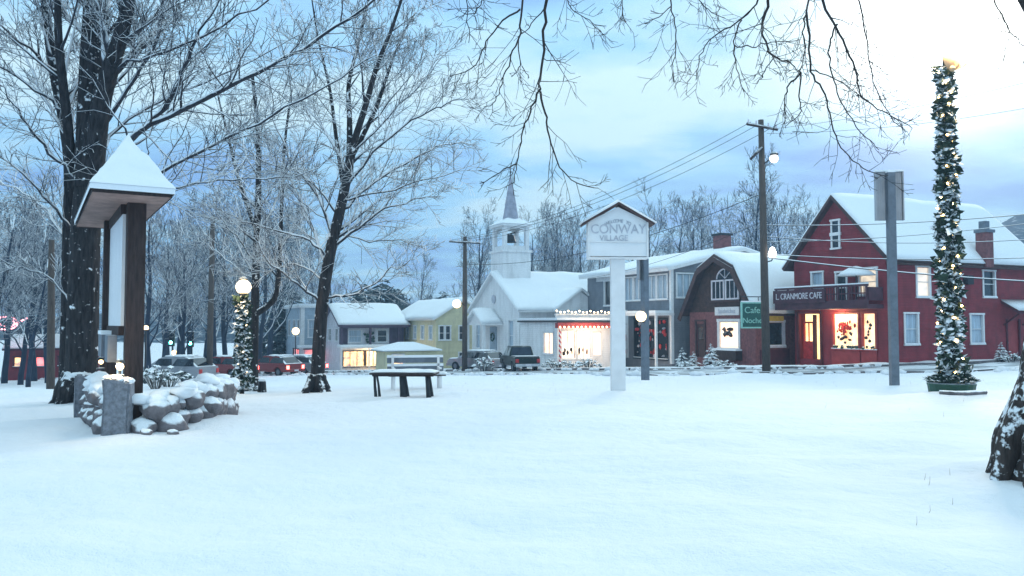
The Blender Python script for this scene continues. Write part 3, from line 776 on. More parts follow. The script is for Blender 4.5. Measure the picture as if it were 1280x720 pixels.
def shell(parent, a, b, he, mtl, holesL=(), holesR=(), name='wall', zb=-1.5, gable=None, gmat=None):
    """four walls of a local box x 0..b, y 0..a with window openings; gable: ('u'|'v', [(t,z)...]) polygon above he"""
    mb = MB()
    wall_sheet(mb, 'R', 0, b, zb, he, list(holesR)); wall_sheet(mb, 'L', 0, a, zb, he, list(holesL))
    mb.add([(b,0,zb),(b,a,zb),(b,a,he),(b,0,he)], [(0,1,2,3)]); mb.add([(0,a,zb),(b,a,zb),(b,a,he),(0,a,he)], [(3,2,1,0)])
    mb.add([(.3,.3,he-.05),(b-.3,.3,he-.05),(b-.3,a-.3,he-.05),(.3,a-.3,he-.05)], [(0,1,2,3)])
    if gable:
        ax, poly = gable
        n = len(poly)
        if ax == 'u':
            mb.add([(0,t,z) for t, z in poly], [tuple(range(n))]); mb.add([(b,t,z) for t, z in poly], [tuple(reversed(range(n)))])
        else:
            mb.add([(t,0,z) for t, z in poly], [tuple(range(n))]); mb.add([(t,a,z) for t, z in poly], [tuple(reversed(range(n)))])
    return mb.build(name, mtl, parent)
def offset_poly(line, th):
    """thicken an open profile upwards"""
    up = []
    for i, (t, z) in enumerate(line):
        nrm = Vector((0,0))
        for j in (i-1, i):
            if 0 <= j < len(line)-1:
                d_ = Vector((line[j+1][0]-line[j][0], line[j+1][1]-line[j][1])).normalized(); n_ = Vector((-d_.y, d_.x))
                if n_.y < 0: n_ = -n_
                nrm += n_
        nrm.normalize(); up.append((t+nrm.x*th, z+nrm.y*th))
    return line+up[::-1]
def inset_line(line, k):
    """pull in both ends of an open profile by k along its own direction"""
    line = [Vector(p) for p in line]
    a = line[0]+(line[1]-line[0]).normalized()*k; b = line[-1]+(line[-2]-line[-1]).normalized()*k
    return [tuple(a)]+[tuple(p) for p in line[1:-1]]+[tuple(b)]
def snow_sheet(line, e0, e1, axis, th, seed=0, nseg=None, parent=None, name='roof_snow'):
    """a snow blanket with an uneven thickness and edge over an open roof profile"""
    rng = random.Random(seed); L = e1-e0; ne = max(4, int(L/.35)); pr = []
    for i in range(len(line)-1):
        a, b = Vector(line[i]), Vector(line[i+1]); k = max(2, int((b-a).length/.4))
        for j in range(k): pr.append(a.lerp(b, j/k))
    pr.append(Vector(line[-1])); n = len(pr); nor = []
    for i in range(n):
        d_ = (pr[min(i+1,n-1)]-pr[max(i-1,0)]).normalized(); q = Vector((-d_.y, d_.x)); nor.append(q if q.y > 0 else -q)
    mb = MB(); off = rng.uniform(0,90)
    for e_i in range(ne+1):
        e_ = e0+L*e_i/ne
        for i in range(n):
            edge = min(e_i, ne-e_i, i, n-1-i); k = th*(1 if edge > 1 else (.82 if edge == 1 else .45))
            k *= 1+.35*mnoise.noise(Vector((e_*.7, i*.35, off)))
            q = pr[i]+nor[i]*k
            if i == 0: q = q+(pr[0]-pr[1]).normalized()*(.03+.05*rng.random())
            if i == n-1: q = q+(pr[-1]-pr[-2]).normalized()*(.03+.05*rng.random())
            mb.v.append((e_, q.x, q.y) if axis == 'x' else (q.x, e_, q.y))
    base = len(mb.v)
    for e_i in range(ne+1):
        e_ = e0+L*e_i/ne
        for i in range(n):
            q = pr[i]+nor[i]*.004; mb.v.append((e_, q.x, q.y) if axis == 'x' else (q.x, e_, q.y))
    for e_i in range(ne):
        for i in range(n-1):
            a = e_i*n+i; mb.f.append((a, a+n, a+n+1, a+1)); mb.m.append(0)
        for i in (0, n-1):
            a = e_i*n+i; mb.f.append((a, a+n, base+a+n, base+a)); mb.m.append(0)
    for e_i in (0, ne):
        for i in range(n-1):
            a = e_i*n+i; mb.f.append((a, a+1, base+a+1, base+a)); mb.m.append(0)
    o = recalc(mb.build(name, M['roofsnow'], parent, smooth=True))
    return o
def gable_roof(parent, a, b, he, hr, ridge, oh=.4, ohg=.35, th=.16, snow=.2, mtl='roofdark', seed=1):
    wdt = a if ridge == 'u' else b; ln = b if ridge == 'u' else a
    sl_ = hr/(wdt/2)
    line = [(-oh, he-oh*sl_), (wdt/2, he+hr), (wdt+oh, he-oh*sl_)]
    ax = 'x' if ridge == 'u' else 'y'
    mb = MB(); mb.prism(offset_poly(line, th), -ohg, ln+ohg, ax)
    rf = recalc(mb.build('roof', M[mtl], parent))
    top = offset_poly(line, th)[3:][::-1]
    if snow: snow_sheet(inset_line(top, .04), -ohg+.03, ln+ohg-.03, ax, snow, seed, parent=rf)
    return rf
def house(name, label, px, d, basepy, cat='building', group=None):
    p = W(px, basepy, d); return thing(name, label, cat, p, BROT, group)

# --- red gabled building at the right
def red_building():
    h = house('shop_building', 'dark red clapboard building with steep snowy gable and lit cafe front', 1110, 42, 457)
    a, b, he, hr = 6.5, 12.2, 5.8, 3.4
    entry = (4.5, 6.15, .12, 2.75); wide = (1.84, 3.6, .8, 2.72); slim = (.72, 1.58, .8, 2.72)
    updoor = (2.6, 3.3, 3.35, 5.0); up2 = (4.3, 5.1, 3.75, 5.1); up1 = (.6, 1.7, 3.75, 5.1)
    Rw = [(1.32,2.3,1.12,2.68), (2.3,3.3,3.65,5.2), (7.72,8.7,3.72,5.12), (6.56,7.6,1.1,2.66)]
    door = (9.7,10.72,.1,2.35)
    shell(h, a, b, he, M['siding_red'], [entry, wide, slim, updoor, up2, up1], Rw+[door], gable=('u', [(0,he),(a,he),(a/2,he+hr)][::-1]))
    gable_roof(h, a, b, he, hr, 'u', .45, .4, .2, .2, 'trim_brown', 3)
    window(h, 'L', *wide, 'shop_warm', 'red_trim', 1, 1, 'shop_window', depth=.12)
    window(h, 'L', *slim, 'shop_warm', 'red_trim', 1, 1, 'shop_window', depth=.12)
    window(h, 'L', *up1, 'lit_dim', 'whitepaint', 1, 2); window(h, 'L', *up2, 'curtain', 'whitepaint', 1, 2); window(h, 'L', *updoor, 'glassdark', 'whitepaint', 1, 2, sill=False)
    # goods behind the cafe window: a red wreath and greens
    mb = MB(); r_ = random.Random(4)
    for k in range(34): mb.rock((-.04, 2.7+r_.gauss(0,.3), 1.95+r_.gauss(0,.24)), .05, r_.uniform(.05,.15), r_.uniform(.05,.15), r_, 1, .5)
    mb.build('window_flowers', M['redstuff'], h)['kind'] = 'stuff'
    mb = MB()
    for k in range(12): mb.rock((-.05, 2.7+r_.gauss(0,.22), 1.45+r_.gauss(0,.12)), .05, .1, .1, r_, 1, .5)
    for k in range(7): mb.rock((-.05, 1.15+r_.gauss(0,.07), 1.25+.17*k), .04, .09, .1, r_, 1, .5)
    mb.build('window_display', M['darkwood'], h)['kind'] = 'stuff'
    mb = MB()
    for s0, s1 in ((1.9,3.55),(.78,1.52)):
        for k in range(int((s1-s0)*12)): mb.rock((-.05, r_.uniform(s0,s1), .88+r_.uniform(-.03,.06)), .05, .1, .09, r_, 1, .5)
    mb.build('window_box_greens', M['wreath'], h)['kind'] = 'stuff'
    mb = MB()
    for s0, s1 in ((1.75,3.7),(.65,1.65)): fbox(mb, 'L', s0, s1, -.2, .68, .012, .05)
    mb.build('panel', M['red_trim'], h)
    # entry with red door and lit sidelight
    mb = MB(); fbox(mb, 'L', *entry[:2], entry[2], entry[3], -.55, -.5); mb.build('entry_light', M['shop_orange'], h)
    mb = MB(); fbox(mb, 'L', 5.25, 6.1, .12, 1.15, -.3, -.24); fbox(mb, 'L', 5.25, 5.36, 1.15, 2.3, -.3, -.24); fbox(mb, 'L', 5.99, 6.1, 1.15, 2.3, -.3, -.24); fbox(mb, 'L', 5.361, 5.989, 2.2, 2.3, -.3, -.24); fbox(mb, 'L', 5.63,5.7, 1.151, 2.199, -.29, -.25)
    dr = mb.build('door', M['redstuff'], h); mb = MB(); mb.sphere((.22, 5.33, 1.1), .035); mb.build('handle', M['chrome'], dr, smooth=True)
    mb = MB(); fbox(mb, 'L', 4.35, 4.5, -.2, 2.9, -.02, .1); fbox(mb, 'L', 6.15, 6.3, -.2, 2.9, -.02, .1); fbox(mb, 'L', 5.08, 5.2, .12, 2.7, -.3, -.1); mb.build('entry_frame', M['darkred'], h)
    # balcony with fascia sign
    mb = MB(); fbox(mb, 'L', .2, 6.9, 2.98, 3.2, .0, 1.15); fbox(mb, 'L', .2, 6.9, 3.2, 3.45, 1.08, 1.15)
    for k in range(8): s_ = .3+6.5*k/7; fbox(mb, 'L', s_-.05, s_+.05, 3.45, 4.15, 1.08, 1.16)
    for s_ in (.25, 6.85): fbox(mb, 'L', s_-.05, s_+.05, 3.4, 4.1, .02, 1.07)
    fbox(mb, 'L', .2, 6.9, 4.15, 4.26, 1.06, 1.18); fbox(mb, 'L', .2, 2.95, 3.75, 3.82, 1.09, 1.15)
    for k in range(14): s_ = .45+2.4*k/13; fbox(mb, 'L', s_-.02, s_+.02, 3.46, 4.14, 1.1, 1.13)
    bal = mb.build('balcony', M['balcony'], h)
    mb = MB(); fbox(mb, 'L', .2, 6.9, 4.262, 4.33, 1.05, 1.19); fbox(mb, 'L', 4.3,6.8, 3.2,3.3, .2,1.0); mb.build('balcony_snow', M['roofsnow'], bal)
    mb = MB(); fbox(mb, 'L', 3.0, 6.95, 3.36, 4.12, 1.17, 1.24); sg = mb.build('sign_board', M['balcony'], h)
    text(sg, 'L. CRANMORE CAFE', .5, (-1.25, 4.95, 3.74), ROT_L, M['letterpale'], scale_x=.78)
    # snow covered parasol folded over the balcony
    t = MB(); t.lathe([(1.0,0),(.75,.22),(.4,.42),(.06,.52)], 14, (-.6, 1.4, 4.75)); cp = t.build('balcony_canopy', M['roofsnow'], h, smooth=True)
    t = MB(); t.tube([(-.6,1.4,3.2),(-.6,1.4,4.76)], .035, 8); t.build('pole', M['metaldark'], cp)
    # gable window, string of white boards
    mb = MB(); z0, z1 = 6.45, 7.95; fbox(mb,'L',2.95,3.06,z0,z1,0,.07); fbox(mb,'L',3.5,3.61,z0,z1,0,.07); fbox(mb,'L',2.9,3.66,z1,z1+.1,0,.09); fbox(mb,'L',2.9,3.66,7.12,7.3,0,.1); fbox(mb,'L',2.9,3.66,z0-.1,z0,0,.1)
    wn = mb.build('window', M['whitepaint'], h); mb = MB(); fbox(mb,'L',3.06,3.5,z0,z1,0,.03); mb.build('pane', M['glassdark'], wn)
    panes = ['curtain','lit_dim','glassdark','curtain']
    for r, pn in zip(Rw, panes): window(h, 'R', *r, pn, 'whitepaint', 1, 2)
    # side door with snow hood
    mb = MB(); fbox(mb, 'R', *door, -.12, -.06); dr = mb.build('door', M['red_trim'], h); mb = MB(); mb.sphere((9.8,.03,1.1), .04); mb.build('handle', M['chrome'], dr, smooth=True)
    mb = MB(); fbox(mb,'R',door[0]-.12,door[0],-.2,2.45,-.02,.06); fbox(mb,'R',door[1],door[1]+.12,-.2,2.45,-.02,.06); mb.build('door_frame', M['darkred'], h)
    mb = MB(); mb.prism([(-1.0,2.75),(-1.0,2.9),(0.0,3.5),(0.0,3.35)], 9.2, 11.3, 'x'); hd = recalc(mb.build('door_hood', M['darkred'], h)); snow_sheet([(-1.03,2.91),(-.02,3.51)], 9.2, 11.3, 'x', .12, 5, parent=hd, name='hood_snow')
    mb = MB()
    for s_ in (9.4, 11.1): mb.tube([(s_,-.02,2.1),(s_,-.9,2.75)], .05, 6)
    mb.build('bracket', M['darkred'], h)
    for s_ in (.12, 12.0):
        mb = MB(); mb.tube([(s_,-.06,-.2),(s_,-.06,5.3),(s_,-.35,5.45)], .05, 8); mb.build('downpipe', M['darkred'], h, smooth=True)
    mb = MB(); mb.tube([(-.35,-.5,5.32),(12.5,-.5,5.32)], .07, 8); mb.build('gutter', M['trim_brown'], h, smooth=True)
    # chimney on the eave
    mb = MB(); fbox(mb,'R',7.0,7.62,5.3,7.25,.1,.72); ch = mb.build('chimney', M['brick_red'], h)
    mb = MB(); fbox(mb,'R',6.93,7.69,7.25,7.42,.05,.79); fbox(mb,'R',7.12,7.5,7.42,7.9,.22,.6); mb.build('chimney_cap', M['metal'], ch)
    mb = MB(); fbox(mb,'R',6.95,7.67,7.421,7.48,.06,.21); mb.build('cap_snow', M['roofsnow'], ch)
    l = bpy.data.lights.new('cafe_lamp', 'POINT'); l.energy = 70; l.color = (1,.68,.36); l.shadow_soft_size = .25
    lo = bpy.data.objects.new('cafe_lamp', l); col.objects.link(lo); lo.parent = h; lo.location = (-.55, 3.0, 2.75)
    mb = MB(); fbox(mb,'R',6.0,6.5,4.35,4.85,0,.3); mb.build('wall_lantern', M['metaldark'], h)
red_building()

# --- brown gambrel shop
def gambrel():
    h = house('shop_building', 'brown gambrel roofed shop with arched upstairs window and white lit display window', 945, 48, 452)
    a, b, he = 6.3, 9.0, 3.0
    prof = [(-.3,2.75),(1.55,5.75),(3.15,6.5),(4.75,5.75),(6.6,2.75)]
    shopw = (1.5,3.3,.75,2.35); door = (4.75,5.55,.05,2.25); sw = (.95,2.15,.96,2.3)
    shell(h, a, b, he, M['brick_red'], [shopw, door], [sw, (3.2,4.4,.1,2.3)])
    mb = MB(); gp = [(0,3.0),(.08,3.15),(1.6,5.7),(3.15,6.42),(4.7,5.7),(6.22,3.15),(6.3,3.0)]
    mb.add([(.0,t,z) for t,z in gp], [tuple(reversed(range(len(gp))))]); mb.build('gable_wall', M['shingle_brown'], h); mb = MB(); mb.add([(b,t,z) for t,z in gp], [tuple(range(len(gp)))]); mb.build('gable_wall', M['shingle_brown'], h)
    mb = MB(); mb.prism(offset_poly(prof,.16), -.5, b+.3, 'x'); rf = recalc(mb.build('roof', M['trim_brown'], h))
    snow_sheet(inset_line(offset_poly(prof,.16)[5:][::-1], .05), -.44, b+.25, 'x', .17, 8, parent=rf)
    # bargeboard
    mb = MB(); line = [(t, z-.34) for t, z in prof]; mb.prism(offset_poly(line,.32), -.58, -.52, 'x'); recalc(mb.build('bargeboard', M['trim_brown'], h))
    # upstairs double window with fan light (proud of the shingles)
    mb = MB()
    for s0, s1 in ((1.35,2.6),(2.7,3.95)):
        z0, z1 = 3.75, 5.02
        fbox(mb,'L',s0,s0+.1,z0,z1,0,.1); fbox(mb,'L',s1-.1,s1,z0,z1,0,.1); fbox(mb,'L',s0+.101,s1-.101,z0,z0+.1,0,.1); fbox(mb,'L',s0+.101,s1-.101,z1-.1,z1,0,.1)
        for k in (1,2): c = s0+(s1-s0)*k/3; fbox(mb,'L',c-.025,c+.025,z0+.101,z1-.101,.01,.08)
    arc = [Vector((-.05, 2.65+.78*math.cos(R(q)), 5.08+.62*math.sin(R(q)))) for q in range(0,181,15)]
    mb.tube(arc, .05, 6)
    for q in (45,90,135): mb.tube([(-.05,2.65,5.1), (-.05,2.65+.75*math.cos(R(q)),5.08+.6*math.sin(R(q)))], .025, 5)
    wn = mb.build('window', M['letterpale'], h)
    mb = MB(); fbox(mb,'L',1.4,2.55,3.8,4.97,0,.04); fbox(mb,'L',2.75,3.9,3.8,4.97,0,.04)
    n = 14; fan = [(-.03, 2.65, 5.06)]+[(-.03, 2.65+.76*math.cos(math.pi*k/n), 5.06+.6*math.sin(math.pi*k/n)) for k in range(n+1)]
    mb.add(fan, [(0,k+2,k+1) for k in range(n)]); mb.build('pane', M['glassdark'], wn)
    mb = MB(); fbox(mb,'L',1.2,4.1,3.62,3.72,.0,.16); wb = mb.build('window_shelf', M['trim_brown'], h)
    window(h, 'L', *shopw, 'shop_white', 'signwhite', 1, 1, 'shop_window', fw=.16)
    mb = MB(); r_ = random.Random(2)
    for k in range(16): mb.rock((.02, r_.uniform(1.9,2.9), r_.uniform(1.45,1.95)), .05, .17, .12, r_, 1, .5)
    mb.build('window_display', M['darkwood'], h)['kind'] = 'stuff'
    mb = MB(); fbox(mb,'L',1.35,3.6,2.78,3.3,.02,.1); sg = mb.build('sign_board', M['signwhite'], h); text(sg, 'Sandwiches', .42, (-.11,2.47,3.04), ROT_L, M['lettergrey'], scale_x=.85)
    mb = MB(); fbox(mb,'L',*door,-.14,-.07); dr = mb.build('door', M['trim_brown'], h); mb = MB(); fbox(mb,'L',4.92,5.38,1.2,2.0,-.07,-.05); mb.build('pane', M['glassdark'], dr)
    mb = MB(); fbox(mb,'L',4.62,4.75,0,2.4,0,.08); fbox(mb,'L',5.55,5.68,0,2.4,0,.08); fbox(mb,'L',4.62,5.68,2.4,2.52,0,.09); mb.build('door_frame', M['trim_brown'], h)
    mb = MB(); fbox(mb,'L',1.2,3.6,.0,.6,.0,.5); bx = mb.build('planter_box', M['darkwood'], h); mb = MB(); fbox(mb,'L',1.2,3.6,.601,.7,.0,.5); mb.build('box_snow', M['roofsnow'], bx)
    window(h, 'R', *sw, 'glassdark', 'letterpale', 1, 1, fw=.14)
    mb = MB(); fbox(mb,'R',3.2,4.4,.1,2.3,-.12,-.06); mb.build('door', M['red_trim'], h)
    mb = MB(); fbox(mb,'R',.3,2.6,-.5,.7,.01,.05); mb.build('panel', M['darkred'], h)
    mb = MB(); fbox(mb,'R',1.0,2.1,2.42,2.72,.06,.12); sg = mb.build('sign_board', mat('yellow_sign',(.55,.38,.06),.5,.2,5), h); sg['label'] = 'small yellow sign under the eave'
gambrel()
def cafe_sign():
    p = W(940,394,46.6); t = thing('hanging_sign', 'square green cafe sign with pale border at the corner of the brown shop', 'sign', p, R(8))
    mb = MB(); mb.box(-.6,.6,-.04,.04,-.68,.68); mb.build('board', M['signgreen'], t)
    mb = MB(); mb.box(-.68,-.6,-.055,.055,-.76,.76); mb.box(.6,.68,-.055,.055,-.76,.76); mb.box(-.599,.599,-.055,.055,.68,.76); mb.box(-.599,.599,-.055,.055,-.76,-.68); mb.build('frame', M['lettermint'], t)
    text(t, 'Cafe', .52, (0,-.052,.28), ROT_R, M['lettermint']); text(t, 'Noche', .44, (0,-.052,-.32), ROT_R, M['lettermint'])
    mb = MB(); mb.box(-.65,.65,-.06,.06,.761,.83); mb.build('snow_cap', M['roofsnow'], t)
    mb = MB(); mb.tube([(-.4,0,.83),(-.4,0,1.05)], .02, 5); mb.tube([(.4,0,.83),(.4,0,1.05)], .02, 5); mb.tube([(-.7,.0,1.07),(.75,.0,1.07),(1.3,1.6,1.07)], .03, 6); mb.build('bracket', M['metaldark'], t)
cafe_sign()

# --- grey two storey shop building
def grey_building():
    h = house('shop_building', 'grey clapboard two storey shop building with wide low snowy roof', 840, 54, 455)
    a, b, he, hr = 11.1, 12.0, 6.35, 1.45
    ups = [(.45,1.6,4.4,6.0),(1.75,2.9,4.4,6.0),(3.4,4.5,4.4,6.0),(4.65,5.75,4.4,6.0),(7.5,8.5,4.1,5.9)]
    low = [(.5,4.4,.3,3.0),(5.4,6.6,.9,2.6)]
    Rw = [(.45,2.1,4.5,6.05),(3.2,4.6,4.5,6.05)]
    shell(h, a, b, he, M['siding_grey'], ups+low, Rw, gable=('v', [(0,he),(b,he),(b/2,he+hr)]))
    gable_roof(h, a, b, he, hr, 'v', .55, .4, .22, .24, 'whitepaint', 12)
    for i, u in enumerate(ups): window(h, 'L', *u, 'glassdark' if i == 4 else 'curtain', 'whitepaint', 2 if i < 4 else 1, 1)
    for u in Rw: window(h, 'R', *u, 'curtain', 'whitepaint', 3, 1)
    mb = MB(); fbox(mb,'R',-.06,.14,0,he,.0,.07); fbox(mb,'L',-.06,.14,0,he,.0,.07); mb.build('corner_post', M['whitepaint'], h)
    window(h, 'L', *low[0], 'glassdark', 'metaldark', 3, 1, 'shop_window', depth=.13); window(h, 'L', *low[1], 'shop_warm', 'signwhite', 1, 1, 'shop_window')
    mb = MB(); r_ = random.Random(8)
    for k in range(34): mb.rock((.07, r_.uniform(.6,4.3), r_.uniform(.4,2.9)), .05, r_.uniform(.06,.2), r_.uniform(.06,.22), r_, 1, .5)
    mb.build('window_display', M['redstuff'], h)['kind'] = 'stuff'
    mb = MB()
    for k in range(26): mb.rock((.06, r_.uniform(.6,4.3), r_.uniform(.4,2.9)), .04, r_.uniform(.06,.2), r_.uniform(.06,.16), r_, 1, .5)
    mb.build('display_ornament', M['letterpale'], h)['kind'] = 'stuff'
    mb = MB(); fbox(mb,'L',-.3,4.8,3.25,3.42,0,1.5); cn = mb.build('canopy', M['whitepaint'], h); mb = MB(); fbox(mb,'L',-.3,4.8,3.421,3.58,.05,1.52); mb.build('canopy_snow', M['roofsnow'], cn)
    mb = MB()
    for s_ in (-.15, 4.65): fbox(mb,'L',s_-.07,s_+.07,-.8,3.25,1.3,1.44)
    mb.build('canopy_post', M['whitepaint'], h)
    mb = MB(); fbox(mb,'L',5.2,6.9,.2,3.3,.015,.05); fbox(mb,'L',5.3,6.7,3.35,3.7,.02,.12); mb.build('white_panel', M['whiteboard'], h)
    mb = MB(); fbox(mb,'L',5.5,6.4,1.45,1.9,.06,.3); fbox(mb,'L',5.5,6.4,.5,.8,.06,.3); mb.build('poster_box', M['redstuff'], h)
    mb = MB(); fbox(mb,'L',7.2,9.6,5.95,6.25,.01,.08); mb.build('sign_board', M['signwhite'], h)
    mb = MB(); mb.box(5.6,6.5,1.6,2.5,7.0,9.1); ch = mb.build('chimney', M['brick_red'], h); mb = MB(); mb.box(5.5,6.6,1.5,2.6,9.101,9.25); mb.build('cap_snow', M['metaldark'], ch)
grey_building()

# --- brightly lit single storey shop
def lit_shop():
    h = house('shop_building', 'small single storey shop, its whole front glowing warm white under a red fascia', 697, 54, 454)
    a, b, he = 5.8, 4.4, 2.75
    win = [(.3,1.35,.3,2.1),(1.5,2.55,.3,2.1),(2.7,3.5,.05,2.15)]
    shell(h, a, b, he, M['siding_white'], [(.6,2.0,.6,2.0)], win)
    mb = MB(); mb.box(-.25,b+.1,-.35,a,he,he+.12); rf = mb.build('roof', M['roofdark'], h); mb = MB(); mb.box(-.2,b+.06,-.29,a-.05,he+.121,he+.3); mb.build('roof_snow', M['roofsnow'], rf)
    for wv in win[:2]: window(h, 'R', *wv, 'shop_white', 'signwhite', 2, 1, 'shop_window')
    window(h, 'L', .6,2.0,.6,2.0, 'shop_white', 'signwhite', 2, 1, 'shop_window')
    mb = MB(); fbox(mb,'R',2.7,3.5,.05,2.15,-.12,-.07); dr = mb.build('door', M['signwhite'], h); mb = MB(); fbox(mb,'R',2.82,3.38,.5,2.0,-.07,-.05); mb.build('pane', M['shop_white'], dr)
    mb = MB(); fbox(mb,'R',-.2,b+.1,2.35,2.72,.02,.42); mb.build('fascia', M['red_trim'], h)
    mb = MB()
    fbox(mb,'R',-.2,b+.1,3.2,3.32,-.1,.0); fbox(mb,'R',-.15,b+.05,2.88,3.2,-.07,-.03)
    mb.build('parapet', M['signwhite'], h)
    b0 = None
    for k in range(16):
        if b0 is None:
            mb = MB(); mb.sphere((0,0,0), .07, 1); b0 = mb.build('light_bulb', M['bulbcool'], h, smooth=True); o = b0
        else:
            o = b0.copy(); col.objects.link(o)
        o.location = (-.1+k*.29, -.1, 3.42 if k % 3 else 3.5)
    for k in range(14):
        o = b0.copy(); col.objects.link(o); o.location = (-.05+k*.33, -.46, 2.42)
    mb = MB(); mb.tube([(4.15,-.5,-.5),(4.15,-.5,2.36)], .1, 10); mb.build('striped_post', M['stripe'], h, smooth=True)
    mb = MB(); mb.tube([(.0,-.35,-.5),(.0,-.35,2.36)], .08, 10); mb.build('striped_post', M['stripe'], h, smooth=True)
    # goods in the windows
    mb = MB(); r_ = random.Random(6)
    for k in range(10): mb.rock((r_.uniform(.4,2.4), .06, r_.uniform(.4,.95)), r_.uniform(.05,.15), .04, r_.uniform(.08,.3), r_, 1, .4)
    mb.build('window_display', M['darkwood'], h)['kind'] = 'stuff'
    l = bpy.data.lights.new('shop_lamp', 'POINT'); l.energy = 170; l.color = (1,.72,.45); l.shadow_soft_size = .4
    lo = bpy.data.objects.new('shop_lamp', l); col.objects.link(lo); lo.parent = h; lo.location = (2.0,-1.6,2.0)
lit_shop()

# --- church
def church():
    h = house('church', 'white clapboard church with belfry and thin spire above a steep snowy roof', 649, 62, 453)
    a, b, he, hr = 9.6, 15.0, 4.1, 2.95
    cx = a/2
    shell(h, a, b, he, M['siding_white'], [(1.0,1.9,.9,3.2),(7.7,8.6,.9,3.2)], [(1.2,2.1,1.0,3.0),(8.5,9.4,1.0,3.0)], gable=('u', [(0,he),(a/2,he+hr),(a,he)]))
    gable_roof(h, a, b, he, hr, 'u', .4, .35, .16, .22, 'whitepaint', 21)
    window(h,'L',1.0,1.9,.9,3.2,'curtain'); window(h,'L',7.7,8.6,.9,3.2,'curtain'); window(h,'R',1.2,2.1,1.0,3.0,'curtain'); window(h,'R',8.5,9.4,1.0,3.0,'curtain')
    # tower
    s = 1.25; tx = 1.5
    mb = MB(); mb.box(tx-s,tx+s,cx-s,cx+s,5.2,8.85); mb.box(tx-s-.12,tx+s+.12,cx-s-.12,cx+s+.12,8.85,9.05)
    tw = mb.build('tower', M['siding_white'], h)
    q = 1.0; zb_, zt = 9.05, 11.0
    mb = MB()
    for sx in (-1,1):
        for sy in (-1,1): mb.box(tx+sx*q-.16, tx+sx*q+.16, cx+sy*q-.16, cx+sy*q+.16, zb_, zt)
    for sx in (-1,1):
        mb.box(tx+sx*q-.1, tx+sx*q+.1, cx-q+.161, cx+q-.161, zb_, zb_+.35); mb.box(tx-q+.161, tx+q-.161, cx+sx*q-.1, cx+sx*q+.1, zb_, zb_+.35)
    # arch heads
    for sgn in (-1,1):
        n = 8; r1 = q-.16; pts = [(-r1, zt),( -r1, zt-.75)]+[(-r1*math.cos(math.pi*k/n), zt-.75+.62*math.sin(math.pi*k/n)) for k in range(1,n)]+[(r1,zt-.75),(r1,zt)]
        for k in range(1, len(pts)-2):
            p0, p1 = pts[k], pts[k+1]
            mb.box(tx+p0[0], tx+p1[0]+1e-4, cx+sgn*q-.08, cx+sgn*q+.08, max(p0[1],p1[1]), zt-.001)
            mb.box(tx+sgn*q-.08, tx+sgn*q+.08, cx+p0[0], cx+p1[0]+1e-4, max(p0[1],p1[1]), zt-.001)
    mb.box(tx-q-.35,tx+q+.35,cx-q-.35,cx+q+.35,zt,zt+.2)
    bf = mb.build('belfry', M['whitepaint'], h)
    mb = MB(); mb.lathe([(.5,0),(.46,.1),(.36,.4),(.3,.6),(.12,.72)], 14, (tx,cx,9.75)); mb.tube([(tx,cx-.85,10.5),(tx,cx+.85,10.5)], .06, 6); mb.build('bell', M['metaldark'], bf, smooth=True)
    mb = MB(); z = zt+.2; k = q+.42
    mb.add([(tx-k,cx-k,z),(tx+k,cx-k,z),(tx+k,cx+k,z),(tx-k,cx+k,z),(tx-.55,cx-.55,z+.55),(tx+.55,cx-.55,z+.55),(tx+.55,cx+.55,z+.55),(tx-.55,cx+.55,z+.55)], [(0,1,5,4),(1,2,6,5),(2,3,7,6),(3,0,4,7),(4,5,6,7),(3,2,1,0)])
    mb.build('belfry_snow', M['roofsnow'], bf)
    # spire: tapering eight sided, ringed
    mb = MB(); z = zt+.7; mb.lathe([(.72,0),(.6,.6),(.5,1.2),(.53,1.24),(.5,1.28),(.33,2.2),(.35,2.24),(.32,2.28),(.12,3.3),(.05,3.75)], 8, (tx,cx,z)); sp_ = mb.build('spire', mat('spire_shingle', (.36,.37,.45), .8, .2, 3, clap=6), h)
    mb = MB(); mb.tube([(tx,cx,z+3.7),(tx,cx,z+4.3)], .035, 6); mb.sphere((tx,cx,z+4.0), .12, 1); mb.build('finial', M['metaldark'], sp_)
    # round gable light, porch
    mb = MB(); mb.tube([(-.02,cx,5.0),(-.09,cx,5.0)], .35, 18); mb.build('round_window', M['lettergrey'], h)
    p0, p1 = 3.2, 6.6
    mb = MB(); mb.prism([(p0-.25,2.85),(p0-.25,2.99),((p0+p1)/2,4.1),(p1+.25,2.99),(p1+.25,2.85),((p0+p1)/2,3.95)], -1.9, -.01, 'x'); pr = recalc(mb.build('porch_roof', M['whitepaint'], h))
    snow_sheet([(p0-.22,3.01),((p0+p1)/2,4.12),(p1+.22,3.01)], -1.88, -.02, 'x', .18, 7, parent=pr, name='porch_snow')
    mb = MB(); mb.add([(-1.6,p0,2.85),(-1.6,p1,2.85),(-1.6,(p0+p1)/2,3.95)], [(0,2,1)])
    for s_ in (p0,p1): mb.box(-1.7,-1.5,s_-.1,s_+.1,-.6,2.85)
    mb.build('porch_post', M['whitepaint'], h)
    mb = MB(); mb.box(-.06,-.012,4.25,5.55,.3,2.7); dr = mb.build('door', M['siding_blue'], h)
    mb = MB(); r_ = random.Random(5)
    for k in range(18): an = k/18*6.283; mb.rock((-.1, 4.9+.3*math.cos(an), 1.9+.3*math.sin(an)), .06, .1, .1, r_, 1, .4)
    mb.build('wreath', M['wreath'], dr)
    mb = MB(); mb.box(-1.8,-.01,p0,p1,-1.2,.28); mb.build('porch_steps', M['granite'], h)
    # cross gable on the long side
    g0, g1 = 3.0, 7.4; gm = (g0+g1)/2
